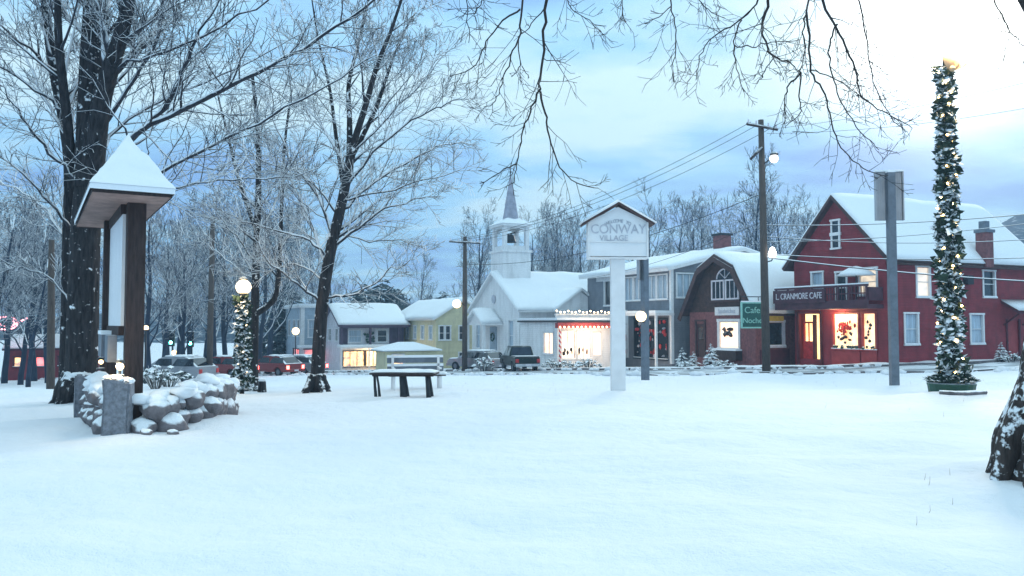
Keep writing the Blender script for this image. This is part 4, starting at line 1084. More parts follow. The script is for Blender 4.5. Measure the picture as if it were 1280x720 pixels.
    mb = MB(); mb.add([(g0,-.5,-1.4),(g1,-.5,-1.4),(g1,-.5,4.1),(gm,-.5,5.5),(g0,-.5,4.1),(g0,.05,-1.4),(g1,.05,-1.4),(g1,.05,4.1),(g0,.05,4.1)], [(0,1,2,3,4),(5,0,4,8),(1,6,7,2)]); mb.build('cross_wall', M['siding_white'], h)
    mb = MB(); mb.prism(offset_poly([(g0-.3,3.92),(gm,5.6),(g1+.3,3.92)],.12), -.75, 3.2, 'y'); cr = recalc(mb.build('cross_roof', M['whitepaint'], h)); snow_sheet([(g0-.3,4.06),(gm,5.75),(g1+.3,4.06)], -.72, 3.2, 'y', .15, 9, parent=cr)
    # low annex
    mb = MB(); mb.add([(.6,-3.2,-1.4),(6.2,-3.2,-1.4),(6.2,-3.2,2.35),(.6,-3.2,2.35),(.6,-.51,-1.4),(.6,-.51,3.0),(6.2,-.51,-1.4),(6.2,-.51,3.0)], [(0,1,2,3),(4,0,3,5),(1,6,7,2)]); mb.build('annex_wall', M['siding_white'], h)
    mb = MB(); mb.prism([(-3.5,2.35),(-3.5,2.47),(-.52,3.2),(-.52,3.08)], .3, 6.5, 'x'); ar = recalc(mb.build('annex_roof', M['whitepaint'], h)); snow_sheet([(-3.52,2.48),(-.55,3.21)], .3, 6.5, 'x', .16, 4, parent=ar)
    mb = MB(); mb.box(1.0,1.75,-3.24,-3.2,.0,2.05); mb.build('door', M['trim_brown'], h)
    mb = MB(); z0, z1 = .75,1.75; x0,x1 = 2.7,3.5; mb.box(x0-.08,x0,-3.26,-3.2,z0,z1); mb.box(x1,x1+.08,-3.26,-3.2,z0,z1); mb.box(x0-.08,x1+.08,-3.27,-3.2,z1,z1+.08); mb.box(x0-.08,x1+.08,-3.28,-3.2,z0-.08,z0); wn = mb.build('window', M['whitepaint'], h); mb = MB(); mb.box(x0,x1,-3.235,-3.2,z0,z1); mb.build('pane', M['glassdark'], wn)
church()

# --- yellow house
def yellow():
    h = house('yellow_house', 'long pale yellow clapboard house, its gable end beside the church', 545, 72, 457)
    a, b, he, hr = 13.0, 5.2, 4.25, 1.6
    Lw = [(1.0+2.3*k, 1.9+2.3*k, 2.3, 3.5) for k in range(5)]
    Rw = [(.3,.75,2.3,3.5),(.9,1.35,2.3,3.5),(2.2,2.8,2.3,3.5),(2.2,2.8,.2,1.1),(3.9,4.4,2.3,3.5)]
    shell(h, a, b, he, M['siding_yellow'], Lw, Rw, gable=('v', [(0,he),(b,he),(b/2,he+hr)]))
    gable_roof(h, a, b, he, hr, 'v', .35, .35, .15, .2, 'whitepaint', 31)
    for r in Lw: window(h,'L',*r,'curtain')
    for r in Rw: window(h,'R',*r,'glassdark')
yellow()

# --- dark porch shop
def dark_shop():
    h = house('shop_building', 'pale boarded shop with deep dark eaves and gold lit windows under a snowy awning', 425, 76, 461)
    a, b, he, hr = 7.0, 6.2, 4.35, 1.55
    lw = (.3,2.3,.2,1.6); lw2 = (2.5,4.6,.2,1.6)
    shell(h, a, b, he, M['lavender'], [(1,2,2.6,3.7),(4,5,2.6,3.7)], [lw, lw2, (.8,2.0,2.5,3.6),(3.6,4.5,2.5,3.6)], gable=('u', [(0,he),(a/2,he+hr),(a,he)]))
    gable_roof(h, a, b, he, hr, 'u', .9, .4, .2, .22, 'purple', 41)
    for r in (lw, lw2): window(h,'R',*r,'shop_gold','darkwood',3,1,'shop_window')
    window(h,'R',.8,2.0,2.5,3.6,'curtain',); window(h,'R',3.6,4.5,2.5,3.6,'glassdark')
    window(h,'L',1,2,2.6,3.7,'glassdark'); window(h,'L',4,5,2.6,3.7,'glassdark')
    mb = MB(); fbox(mb,'R',-.1,b+.1,3.85,4.3,.01,.85); mb.build('porch_beam', M['purple'], h)
    for s_ in (-.05, 2.7, 5.5):
        mb = MB(); fbox(mb,'R',s_-.1,s_+.1,2.28,3.85,.6,.8); mb.build('porch_post', M['purple'], h)
    mb = MB(); fbox(mb,'R',-.1,.7,2.3,3.84,.012,.06); mb.build('dark_recess_panel', M['purple'], h); mb = MB(); fbox(mb,'R',4.75,b,2.3,3.84,.012,.06); mb.build('dark_recess_panel', M['purple'], h)  # flat dark panels put in for the dark recess under the eave
    mb = MB(); fbox(mb,'R',-.3,b+2.2,1.95,2.1,.0,1.6); aw = mb.build('awning', M['whitepaint'], h); mb = MB(); fbox(mb,'R',-.3,b+2.2,2.101,2.28,.0,1.62); mb.build('awning_snow', M['roofsnow'], aw)
    mb = MB()
    for s_ in (-.2, 2.4, 5.0, 7.4): fbox(mb,'R',s_-.06,s_+.06,-.5,1.95,1.4,1.52)
    mb.build('awning_post', M['whitepaint'], h)
    mb = MB(); r_ = random.Random(3)
    for k in range(20): mb.rock((r_.uniform(2.3,3.3), -.15, r_.uniform(2.5,3.4)), .16, .08, .16, r_, 1, .5)
    mb.build('wall_wreath', M['wreath'], h)
    l = bpy.data.lights.new('porch_lamp', 'POINT'); l.energy = 140; l.color = (1,.66,.3); l.shadow_soft_size = .3
    lo = bpy.data.objects.new('porch_lamp', l); col.objects.link(lo); lo.parent = h; lo.location = (3.2, -1.2, 1.7)
dark_shop()
def yellow_kiosk():
    h = house('kiosk', 'small pale yellow kiosk with low snowy pyramid roof, right of the gold lit windows', 482, 66, 464, 'kiosk')
    a, b, he = 3.0, 4.4, 1.6
    shell(h, a, b, he, M['siding_yellow'], [], [(.6,1.5,.5,1.3)])
    window(h,'R',.6,1.5,.5,1.3,'shop_gold','whitepaint',2,1)
    mb = MB(); z = he; o = .4
    mb.add([(-o,-o,z-.05),(b+o,-o,z-.05),(b+o,a+o,z-.05),(-o,a+o,z-.05),(1.5,a/2,z+.62),(b-1.5,a/2,z+.62)], [(0,1,5,4),(1,2,5),(2,3,4,5),(3,0,4),(3,2,1,0)])
    rf = mb.build('roof', M['siding_yellow'], h)
    mb = MB(); o = .38; z += .03
    mb.add([(-o,-o,z),(b+o,-o,z),(b+o,a+o,z),(-o,a+o,z),(1.5,a/2,z+.72),(b-1.5,a/2,z+.72),(-o,-o,z+.1),(b+o,-o,z+.1),(b+o,a+o,z+.1),(-o,a+o,z+.1)], [(6,7,5,4),(7,8,5),(8,9,4,5),(9,6,4),(0,1,7,6),(1,2,8,7),(2,3,9,8),(3,0,6,9)])
    mb.build('roof_snow', M['roofsnow'], rf)
yellow_kiosk()
def blue_shop():
    h = house('shop_building', 'blue grey flat roofed shop block with red glowing ground floor, behind the garlanded lamp post', 375, 82, 462)
    a, b, he = 9.0, 5.6, 6.3
    Lw = [(.6,1.6,3.4,5.0),(3,4,3.4,5.0),(6,7,3.4,5.0)]; Rw = [(.8,1.5,3.3,5.0),(2.4,3.1,3.3,5.0),(4.0,4.7,3.3,5.0)]
    lo = [(.4,2.6,.2,2.0),(3.0,5.2,.2,2.0)]
    shell(h, a, b, he, M['siding_blue'], Lw+[(.5,4,.2,2.0)], Rw+lo)
    for r in Lw: window(h,'L',*r,'glassdark')
    for r in Rw: window(h,'R',*r,'curtain')
    for r in lo: window(h,'R',*r,'shop_red','darkwood',2,1,'shop_window')
    window(h,'L',.5,4,.2,2.0,'shop_red','darkwood',3,1,'shop_window')
    mb = MB(); mb.box(-.25,b+.25,-.25,a+.25,he,he+.22); rf = mb.build('roof', M['whitepaint'], h); mb = MB(); mb.box(-.2,b+.2,-.2,a+.2,he+.221,he+.42); mb.build('roof_snow', M['roofsnow'], rf)
    mb = MB(); fbox(mb,'R',-.06,.4,0,he,.005,.06); fbox(mb,'L',-.06,.25,0,he,.005,.06); mb.build('corner_post', M['whitepaint'], h)
    mb = MB(); fbox(mb,'R',-.3,b+.2,2.2,2.34,0,1.3); aw = mb.build('awning', M['whitepaint'], h); mb = MB(); fbox(mb,'R',-.3,b+.2,2.341,2.5,0,1.3); mb.build('awning_snow', M['roofsnow'], aw)
blue_shop()
def red_hall():
    h = house('red_hall', 'low dark red hall with small lit windows at the far left beyond the lawn', 8, 64, 471)
    a, b, he, hr = 6, 6.5, 2.2, .9
    Rw = [(.5,1.1,.8,1.5),(2.0,2.6,.8,1.5),(3.6,4.2,.8,1.5),(5.2,5.8,.8,1.5)]
    shell(h, a, b, he, M['siding_red'], [], Rw, gable=('u', [(0,he),(a/2,he+hr),(a,he)]))
    gable_roof(h, a, b, he, hr, 'u', .4, .3, .15, .1, 'darkred', 51)
    for i, r in enumerate(Rw): window(h,'R',*r,'shop_red' if i % 2 else 'shop_gold','darkred',1,1)
    p = W(6,404,63); t = thing('neon_sign', 'pink neon swirl sign on a mast above the low red hall', 'sign', p)
    mb = MB()
    for k, (rx, rz) in enumerate(((1.0,.5),(.55,.28))):
        mb.tube([Vector((rx*math.cos(q/24*6.283)+.2*k, 0, rz*math.sin(q/24*6.283))) for q in range(25)], .05, 6, cap=False)
    mb.tube([(.4,0,-.3),(1.1,0,.1),(1.9,0,.45)], .05, 6); mb.build('neon_tube', M['neon'], t, smooth=True)
    gz = ground(p.x, p.y)-p.z
    mb = MB(); mb.tube([(0,.15,gz-.3),(0,.15,.5)], .07, 8); mb.build('mast', M['metaldark'], t)
red_hall()

# ------------------------------------------------------------------ poles, wires, lamps, signals
def lampglobe(parent, c, r, mtl='lampglow', name='lamp_globe'):
    mb = MB(); mb.sphere(c, r, 2); return mb.build(name, M[mtl], parent, smooth=True)
def utility_pole(px, d, toppy, label, armpy=None, lean=0.0, armrot=0.0, r=.16, armlen=1.9):
    p = at(px, d); top = W(px, toppy, d).z-p.z
    t = thing('utility_pole', label, 'pole', p)
    mb = MB(); mb.tube([(0,0,-.4),(lean*.5,0,top*.5),(lean,0,top)], [r*1.15, r, r*.75], 12); mb.build('pole', M['pole'], t, smooth=True)
    if armpy:
        z = W(px, armpy, d).z-p.z; c, s = math.cos(armrot)*armlen/2, math.sin(armrot)*armlen/2
        mb = MB(); a_ = Vector((-c,-s-.2,z)); b_ = Vector((c,s-.2,z-.12)); mb.tube([a_+Vector((lean,0,0)), b_+Vector((lean,0,0))], .075, 4)
        ar = mb.build('crossarm', M['darkwood'], t)
        mb = MB()
        for k in (.05,.3,.7,.95):
            mb = MB(); q = a_.lerp(b_, k)+Vector((lean,0,.06)); mb.lathe([(.035,0),(.05,.05),(.03,.1),(.045,.15)], 8, q); mb.build('insulator', M['letterpale'], ar)
    return t, p, top
P1, p1, h1 = utility_pole(957, 37, 150, 'tall utility pole with crossarm before the brown gambrel shop', 158, -.1, R(20), .17, 1.7)
mb = MB(); zz = W(957,195,37).z-p1.z; mb.tube([(-.1,-.1,zz+.35),(-.45,-.35,zz+.05),(-.75,-.5,zz-.25)], .07, 6); mb.build('brace', M['darkwood'], P1)
lp = thing('street_lamp', 'bright lamp on a short bracket high on the tall utility pole', 'lamp', W(957,205,37)-Vector((0,.2,0)))
mb = MB(); mb.tube([(-.1,.1,0),(.1,0,.15),(.28,-.15,.2)], .035, 6); mb.build('bracket', M['metaldark'], lp)
mb = MB(); mb.lathe([(.09,.0),(.2,.06),(.2,.1),(.07,.2)], 12, (.28,-.15,.3)); mb.build('hood', M['metaldark'], lp); lampglobe(lp, (.28,-.15,.18), .2, 'lampwhite')
lp = thing('street_lamp', 'white lamp low on the tall utility pole, beside the big snowy roof', 'lamp', W(957,325,37)-Vector((0,.2,0)))
mb = MB(); mb.tube([(0,.1,-.1),(.2,-.05,-.05),(.22,-.1,.05)], .03, 6); mb.build('bracket', M['metaldark'], lp)
mb = MB(); mb.lathe([(.1,0),(.17,.1),(.18,.25),(.1,.45),(.03,.5)], 12, (.22,-.1,.08)); mb.build('lamp_globe', M['lampwhite'], lp, smooth=True)

P2, p2, h2 = utility_pole(581, 56, 296, 'utility pole with crossarm left of the church front', 302, 0, R(0), .17, 2.2)
lp = thing('street_lamp', 'glowing street lamp on the utility pole beside the yellow gable', 'lamp', W(581,380,56)-Vector((0,.3,0)))
mb = MB(); mb.tube([(0,.1,-.1),(-.3,-.1,.12),(-.5,-.2,.12)], .04, 6); mb.build('bracket', M['metaldark'], lp); lampglobe(lp, (-.52,-.22,0), .3)
utility_pole(263, 44, 270, 'bare weathered pole without crossarm, left of the garlanded lamp post', None, .05, 0, .15)
utility_pole(66, 28, 300, 'thin pale pole left of the huge maple trunk', None, -.1, 0, .12)

wires = 0
def wire(a, b, sag, label, r=.014, mtl='metaldark'):
    a, b = Vector(a), Vector(b); n = 24; pts = []
    for i in range(n+1):
        t = i/n; q = a.lerp(b, t); q.z -= sag*4*t*(1-t); pts.append(q)
    mb = MB(); mb.tube(pts, r, 5, cap=False); tag(mb.build('power_line', M[mtl], smooth=True), label, 'power line', 'overhead wires')
M['wire'] = mat('snowy_cable', (.035,.036,.042), .7, .2, 4, snow=(-.1,.3,1.5))
top1 = W(957,158,37); top2 = W(581,302,56)
for dx, lab in ((-.75,'leftmost wire from pole crossarm towards the church'),(-.2,'middle wire from pole crossarm towards the church'),(.7,'rightmost wire from pole crossarm towards the church')):
    wire(top1+Vector((dx,-.25,.15)), top2+Vector((dx*1.2,-.2,.1)), .9, lab, .012)
wire(W(957,240,37), W(581,330,56), 1.0, 'lower cable sagging from the tall pole to the church pole', .016)
wire(W(957,275,37), W(735,348,52), .35, 'service wire from the tall pole to the grey shop roof', .012)
for y0, x1, y1, d1, sg, lab, r in ((163,1560,20,30,.6,'highest wire running right from the crossarm','.012'),(168,1560,70,30,.7,'second wire running right from the crossarm','.012'),
                           (282,1600,225,30,.5,'upper snowy cable crossing the red gable','.022'),(296,1600,262,30,.7,'second snowy cable crossing the red gable','.02'),(303,1600,225,31,.55,'steepest snowy cable crossing the red gable','.018'),
                           (318,1600,300,30,.45,'third snowy cable across the red gable and roof edge','.022'),(322,1600,360,30,.35,'lowest thick snowy cable sloping across the red wall','.035')):
    wire(W(957,y0,37)-Vector((0,.2,0)), W(x1,y1,d1), sg, lab, float(r), 'wire')

def sign_post(px, d, base_off, topy, py0, py1, w_, label, rz):
    p = at(px, d); t = thing('street_sign', label, 'sign', p, rz); s = d/F
    top = W(px, topy, d).z-p.z; z0 = W(px, py1, d).z-p.z; z1 = W(px, py0, d).z-p.z
    mb = MB(); mb.box(-.11,.11,-.11,.11,-.3,top); mb.build('post', M['metal'], t)
    mb = MB(); mb.box(-w_/2,w_/2,.112,.16,z0,z1); mb.box(-w_/2,-w_/2+.04,.05,.111,z0,z1); mb.box(w_/2-.04,w_/2,.05,.111,z0,z1); mb.build('sign_panel', mat('sign_back_metal', (.36,.38,.42), .5, .15, 2, metal=.3, clap=16, axis='X'), t)
    mb = MB(); mb.box(-w_/2,w_/2,.05,.165,z1+.001,z1+.06); mb.box(-.12,.12,-.12,.048,top+.001,top+.07); mb.build('snow_cap', M['roofsnow'], t)
sign_post(1116, 24, 0, 216, 214, 275, .84, 'tall grey square post with the back of a sign panel, before the red building', R(-4))
sign_post(806, 30, 0, 288, 289, 350, .5, 'blue grey square post with narrow sign panel just right of the white town sign', R(35))
lp = thing('street_lamp', 'glowing globe lamp on an arm beside the blue grey sign post', 'lamp', W(806,399,30))
mb = MB(); mb.tube([(-.0,-.1,-.1),(-.1,-.2,-.12),(-.17,-.26,-.05)], .03, 6); mb.build('bracket', M['metaldark'], lp); lampglobe(lp, (-.18,-.26,.1), .2)

# --- white town sign
def town_sign():
    p = at(772, 21); t = thing('town_sign', 'white gabled town sign board on one thick white post in the snow', 'sign', p, R(2))
    z = lambda py: W(772, py, 21).z-p.z
    b0, b1, e_, pk = z(321), z(283), z(276), z(257)
    mb = MB(); mb.box(-.18,.18,-.12,.12,-.4,b0+.3); mb.build('post', M['whitepaint'], t)
    mb = MB(); hw = .74; mb.prism([(-hw,b0),(hw,b0),(hw,e_-.02),(0,pk-.06),(-hw,e_-.02)], -.17, .17, 'y'); bd = recalc(mb.build('board', M['whiteboard'], t))
    mb = MB(); fw = .05
    mb.box(-hw-fw,-hw-.001,-.19,.19,b0-.02,e_-.05); mb.box(hw+.001,hw+fw,-.19,.19,b0-.02,e_-.05); mb.box(-hw-fw,hw+fw,-.19,.19,b0-.06,b0-.021); mb.box(-hw+.01,hw-.01,-.2,-.171,b0+.36,b0+.39); mb.build('frame', M['whitepaint'], t)
    line = [(-.92,e_-.14),(0,pk),(.92,e_-.14)]
    mb = MB(); mb.prism(offset_poly(line,.05), -.3, .3, 'y'); rf = recalc(mb.build('roof', M['trim_brown'], t)); snow_sheet([(-.93,e_-.085),(0,pk+.055),(.93,e_-.085)], -.3, .3, 'y', .1, 3, parent=rf)
    # arched top line, then two lines
    word = 'WELCOME TO'; n = len(word)
    for i, ch in enumerate(word):
        if ch == ' ': continue
        a = R(118-56*i/(n-1)); r = .62
        text(bd, ch, .12, (r*math.cos(a), -.178, b0+.36+.56+r*(math.sin(a)-1)), (R(90), -(a-math.pi/2), 0), M['lettergrey'])
    text(bd, 'CONWAY', .34, (0,-.178,b0+.70), ROT_R, M['lettergrey'], scale_x=.92); text(bd, 'VILLAGE', .2, (-.12,-.178,b0+.47), ROT_R, M['lettergrey'], scale_x=1.0)
    return t
town_sign()

# --- garlanded posts
def garland(base, H, r0, r1, rng, label, nleaf, nb, bulb='bulb', bs=.03):
    t = thing('garland', label, 'garland', base); mb = MB()
    for i in range(nleaf):
        u = rng.random(); z = H*u; r = r1+(r0-r1)*(1-u)**1.2; a = rng.uniform(0,6.283); clump = .82+.16*math.sin(u*H*6.3+a)+.5*mnoise.noise(Vector((z*2.2, math.cos(a)*1.3, math.sin(a)*1.3))); rr = r*clump*rng.uniform(.5,1.12)
        c = Vector((math.cos(a)*rr, math.sin(a)*rr, z)); o = (Vector((math.cos(a), math.sin(a), 0))*.8+rvec(rng)*.75).normalized()
        L = rng.choice((.1,.13,.2,.26))*rng.uniform(.8,1.2)*(.7+r0); s_ = o.cross(rvec(rng)).normalized()*L*.36
        mb.add([c-o*L*.5, c+s_, c+o*L*.7, c-s_], [(0,1,2,3)])
    mb.build('foliage', M['needle'], t)
    mb = MB()
    for i in range(int(nleaf*.05)):
        u = rng.random(); z = H*u; a = rng.uniform(0,6.283); r = (r1+(r0-r1)*(1-u)**1.2)*rng.uniform(.75,1.02); k = rng.uniform(.03,.085)*(.6+r0)
        mb.rock((math.cos(a)*r, math.sin(a)*r, z), k*1.2, k*1.2, k*.6, rng, 1, .5)
    mb.build('snow_cover', M['roofsnow'], t, smooth=True)['kind'] = 'stuff'
    b0 = None
    for i in range(nb):
        u = (i+rng.random()*.8)/nb; z = H*u; a = i*2.4+rng.uniform(-.4,.4); r = (r1+(r0-r1)*(1-u)**1.2)*rng.uniform(.7,1.0)
        if b0 is None:
            q = MB(); q.sphere((0,0,0), bs, 1); b0 = q.build('light_bulb', M[bulb], t, smooth=True); o = b0
        else: o = b0.copy(); col.objects.link(o)
        o.location = (math.cos(a)*r, math.sin(a)*r, z)
    return t
def deco_pole():
    rng = random.Random(12); p = at(1187, 20); H = W(1176,92,20).z-p.z
    lean = W(1176,92,20).x-p.x+.14
    t = thing('lamp_post', 'tall lamp post with bright lamp head and gold bow, wrapped in a lit garland', 'lamp post', p)
    mb = MB(); mb.tube([(0,0,-.3),(0,0,H+.1)], [.13,.09], 12); mb.build('pole', M['metaldark'], t, smooth=True)
    mb = MB(); mb.tube([(0,0,H),(.02,0,H+.35),(.06,-.05,H+.5)], .05, 8); mb.build('lamp_arm', M['metaldark'], t, smooth=True)
    mb = MB(); mb.sphere((.08,-.05,H+.72), .24, 3); mb.build('lamp_globe', M['lampbig'], t, smooth=True)
    # gold bow
    mb = MB()
    for sx, dz in ((-.16,.62),(.1,.62),(.3,.34),(.62,.5)):
        q = [Vector((.05,-.2,H+.02)), Vector((.05+sx*.5,-.26,H+dz*.45)), Vector((.05+sx,-.22,H+dz))]
        pts = catmull(q, 5)
        for i in range(len(pts)-1):
            wd0 = .06+.09*math.sin(math.pi*i/len(pts)); wd1 = .06+.09*math.sin(math.pi*(i+1)/len(pts)); d_ = Vector((.6,-.2,-.3)).normalized()
            mb.add([pts[i]-d_*wd0, pts[i]+d_*wd0, pts[i+1]+d_*wd1, pts[i+1]-d_*wd1], [(0,1,2,3)])
    mb.rock((.08,-.24,H+.05), .09, .07, .08, rng, 2, .2)
    mb.build('gold_bow', M['ribbon'], t)
    garland(p+Vector((0,0,.25)), H-.1, .33, .18, rng, 'thick snowy evergreen garland with warm bulbs wound up the tall right lamp post', 4600, 80, 'bulb', .028)
    l = bpy.data.lights.new('lamp_light', 'POINT'); l.energy = 700; l.color = (1,.74,.42); l.shadow_soft_size = .25
    lo = bpy.data.objects.new('lamp_light', l); col.objects.link(lo); lo.parent = t; lo.location = (.08,-.45,H+.95)
    # planter at foot
    t2 = thing('planter', 'round green planter heaped with snowy greens around the tall lamp post', 'planter', p)
    mb = MB(); mb.lathe([(.5,-.2),(.54,.1),(.56,.17),(.5,.19)], 18); mb.build('tub', M['tubgreen'], t2, smooth=False)
    mb = MB()
    for i in range(900):
        a = rng.uniform(0,6.283); r = .56*math.sqrt(rng.random()); c = Vector((math.cos(a)*r, math.sin(a)*r, .17+.4*(1-r/.7)*rng.uniform(.5,1.1)))
        o = Vector((math.cos(a), math.sin(a), rng.uniform(-.2,.9))).normalized(); L = rng.uniform(.08,.18); s_ = Vector((-o.y,o.x,rng.uniform(-.5,.5))).normalized()*L*.35
        mb.add([c-o*L*.5, c+s_, c+o*L*.7, c-s_], [(0,1,2,3)])
    mb.build('foliage', M['needle'], t2)
    t3 = thing('stone_edging', 'low curved stone edging showing dark through the snow by the green planter', 'edging', p+Vector((-.15,-.75,0)))
    mb = MB(); pts = [Vector((-.55+.11*k, -.12*math.sin(k/10*3.14), ground(p.x-.7+.11*k, p.y-.75)-(p.z)+.03)) for k in range(11)]; mb.tube(pts, .06, 6); mb.build('stone', M['stone'], t3, smooth=True)
deco_pole()
def left_lamp():
    rng = random.Random(13); p = at(304, 23); H = W(304,372,23).z-p.z
    t = thing('lamp_post', 'park lamp post with glowing globe, wrapped in garland, left of the slender maple', 'lamp post', p)
    mb = MB(); mb.tube([(0,0,-.3),(0,0,H+.05)], [.07,.05], 10); mb.lathe([(.05,0),(.13,.04),(.13,.08)], 12, (0,0,H+.05)); mb.build('pole', M['metaldark'], t, smooth=True)
    lampglobe(t, (0,0,H+.3), .22, 'lampbig'); mb = MB(); mb.lathe([(.1,0),(.14,.03),(.04,.1)], 12, (0,0,H+.51)); mb.build('finial', M['metaldark'], t)
    garland(p+Vector((0,0,.15)), H-.15, .22, .15, rng, 'slim snowy garland with pale bulbs wound up the left park lamp post', 1500, 26, 'bulbcool', .022)
    l = bpy.data.lights.new('lamp_light', 'POINT'); l.energy = 90; l.color = (1,.72,.4); l.shadow_soft_size = .28
    lo = bpy.data.objects.new('lamp_light', l); col.objects.link(lo); lo.parent = t; lo.location = (0,-.35,H+.34)
left_lamp()
def small_lamp(px, py, d, label, r=.16, m_='lampglow'):
    p = at(px, d); z = W(px, py, d).z-p.z; t = thing('street_lamp', label, 'lamp', p)
    mb = MB(); mb.tube([(0,0,-.3),(0,0,z-r*.8)], [.06,.04], 8); mb.lathe([(.04,0),(.12,.04)], 10, (0,0,z-r*.95)); mb.build('pole', M['metaldark'], t, smooth=True); lampglobe(t, (0,0,z), r, m_)
small_lamp(183, 410, 40, 'small globe lamp seen just right of the notice board post', .13)
small_lamp(370, 414, 70, 'globe street lamp before the blue grey shop block', .33)
small_lamp(219, 441, 60, 'low yellowish lamp beneath the green traffic lights', .2)
def signal(px, py, d, label):
    p = at(px, d); z = W(px, py, d).z-p.z; t = thing('traffic_light', label, 'traffic light', p, 0, 'green traffic lights')
    mb = MB(); mb.tube([(0,.1,-.3),(0,.1,z+.8)], .07, 8); mb.build('pole', M['metaldark'], t)
    mb = MB(); mb.box(-.2,.2,-.15,.03,z-.3,z+.9); 
    for k in range(3): mb.tube([(0,-.15,z+.3*k),(0,-.3,z+.3*k)], .14, 10, cap=False)
    hd = mb.build('signal_head', M['metaldark'], t)
    mb = MB(); mb.sphere((0,-.17,z), .13, 2); mb.build('lens', M['greenlens'], hd, smooth=True)
    mb = MB(); mb.box(-.22,.22,-.17,.05,z+.901,z+.97); mb.build('snow_cap', M['roofsnow'], hd)
signal(216, 428, 62, 'left of two green traffic lights far behind the boulder wall'); signal(240, 429, 64, 'right of two green traffic lights far behind the boulder wall')

# ------------------------------------------------------------------ notice board, pillars, boulder wall
def notice_board():
    # near left eave corner, axis runs back-left
    A = W(119, 240, 12.0); ax = Vector((-3.1, 5.2, 0)).normalized(); ay = Vector((ax.y, -ax.x, 0))   # ay: to the right/back
    rot = math.atan2(ax.y, ax.x)
    cen = Vector((A.x, A.y, 0))+ay*.52; gz = ground(cen.x, cen.y); t = thing('notice_board', 'roofed timber notice board with white panel and steep snow covered roof, inside the boulder wall', 'notice board', (cen.x, cen.y, gz), rot)
    ez = A.z-gz; L = 5.2; hw = .56; pk = ez+1.05     # local x: along axis (away), y: left of axis; ay is local -y
    def pt(x, y, z): return (x, y, z)
    # posts
    pz = ez+.05
    mb = MB(); mb.box(1.0,1.28,-.3,-.02,-.4,pz); mb.build('post', M['darkwood'], t)
    mb = MB(); mb.box(3.8,4.05,-.13,.13,-.4,pz); mb.build('post', M['darkwood'], t)
    mb = MB(); mb.box(1.281,3.799,-.06,.03,1.66,pz-.2); mb.build('panel', M['whiteboard'], t)
    for x0_, x1_, z0_, z1_ in ((1.281,3.799,1.5,1.659),(1.281,3.799,pz-.199,pz-.1),(1.282,4.15,pz-.099,pz+.055)):
        mb = MB(); mb.box(x0_,x1_,-.09,.06,z0_,z1_); mb.build('rail', M['darkwood'], t)
    mb = MB(); mb.box(2.6,3.4,.061,.22,1.1,1.5); mb.box(1.5,2.1,.061,.2,1.05,1.5); mb.build('leaflet_box', M['metal'], t)
    mb = MB(); mb.box(2.6,3.4,.061,.23,1.501,1.57); mb.build('box_snow', M['roofsnow'], t)
    # hipped roof: soffit, fascia, slopes
    x0, x1 = 0.0, L; h = .1; rx0, rx1 = .95, L-.95
    E = [(x0,-hw,ez),(x1,-hw,ez),(x1,hw,ez),(x0,hw,ez)]; T = [(x,y,z+h) for x,y,z in E]; RG = [(rx0,0,pk),(rx1,0,pk)]
    mb = MB(); mb.add(E+T, [(0,1,5,4),(1,2,6,5),(2,3,7,6),(3,0,4,7)]); rf = mb.build('roof', M['darkwood'], t)
    mb = MB(); mb.add([(x,y*.99,z+.015) for x,y,z in E], [(3,2,1,0)]); mb.build('soffit', M['soffit'], rf)
    # slopes subdivided for lumpy snow with curled edges
    mb = MB(); n = 14; r_ = random.Random(1)
    def patch(a, b, c, d_):
        o = len(mb.v)
        for i in range(n+1):
            for j in range(n+1):
                p = Vector(a).lerp(Vector(b), i/n).lerp(Vector(d_).lerp(Vector(c), i/n), j/n)
                k = .075+.07*mnoise.noise(p*2.3)+.035*mnoise.noise(p*8)
                k = .06+(k-.06)*min(1, j/4)
                mb.v.append((p.x+ (p.x-L/2)*.004, p.y*1.02, p.z+k))
        for i in range(n):
            for j in range(n):
                q = o+i*(n+1)+j; mb.f.append((q, q+n+1, q+n+2, q+1)); mb.m.append(0)
    T2 = [(x+(-.04 if x < 1 else .04), y*1.06, z-.02) for x,y,z in T]
    patch(T2[3],T2[0],RG[0],RG[0]); patch(T2[0],T2[1],RG[1],RG[0]); patch(T2[1],T2[2],RG[1],RG[1]); patch(T2[2],T2[3],RG[0],RG[1])
    # skirt so that the snow has an edge
    for a_, b_ in ((3,0),(0,1),(1,2),(2,3)):
        pa, pb = Vector(T2[a_]), Vector(T2[b_]); mb.add([pa-Vector((0,0,.03)), pb-Vector((0,0,.03)), pb+Vector((0,0,.06)), pa+Vector((0,0,.06))], [(0,1,2,3)])
    o = mb.build('roof_snow', M['roofsnow'], rf, smooth=True); recalc(o)
    return t
notice_board()
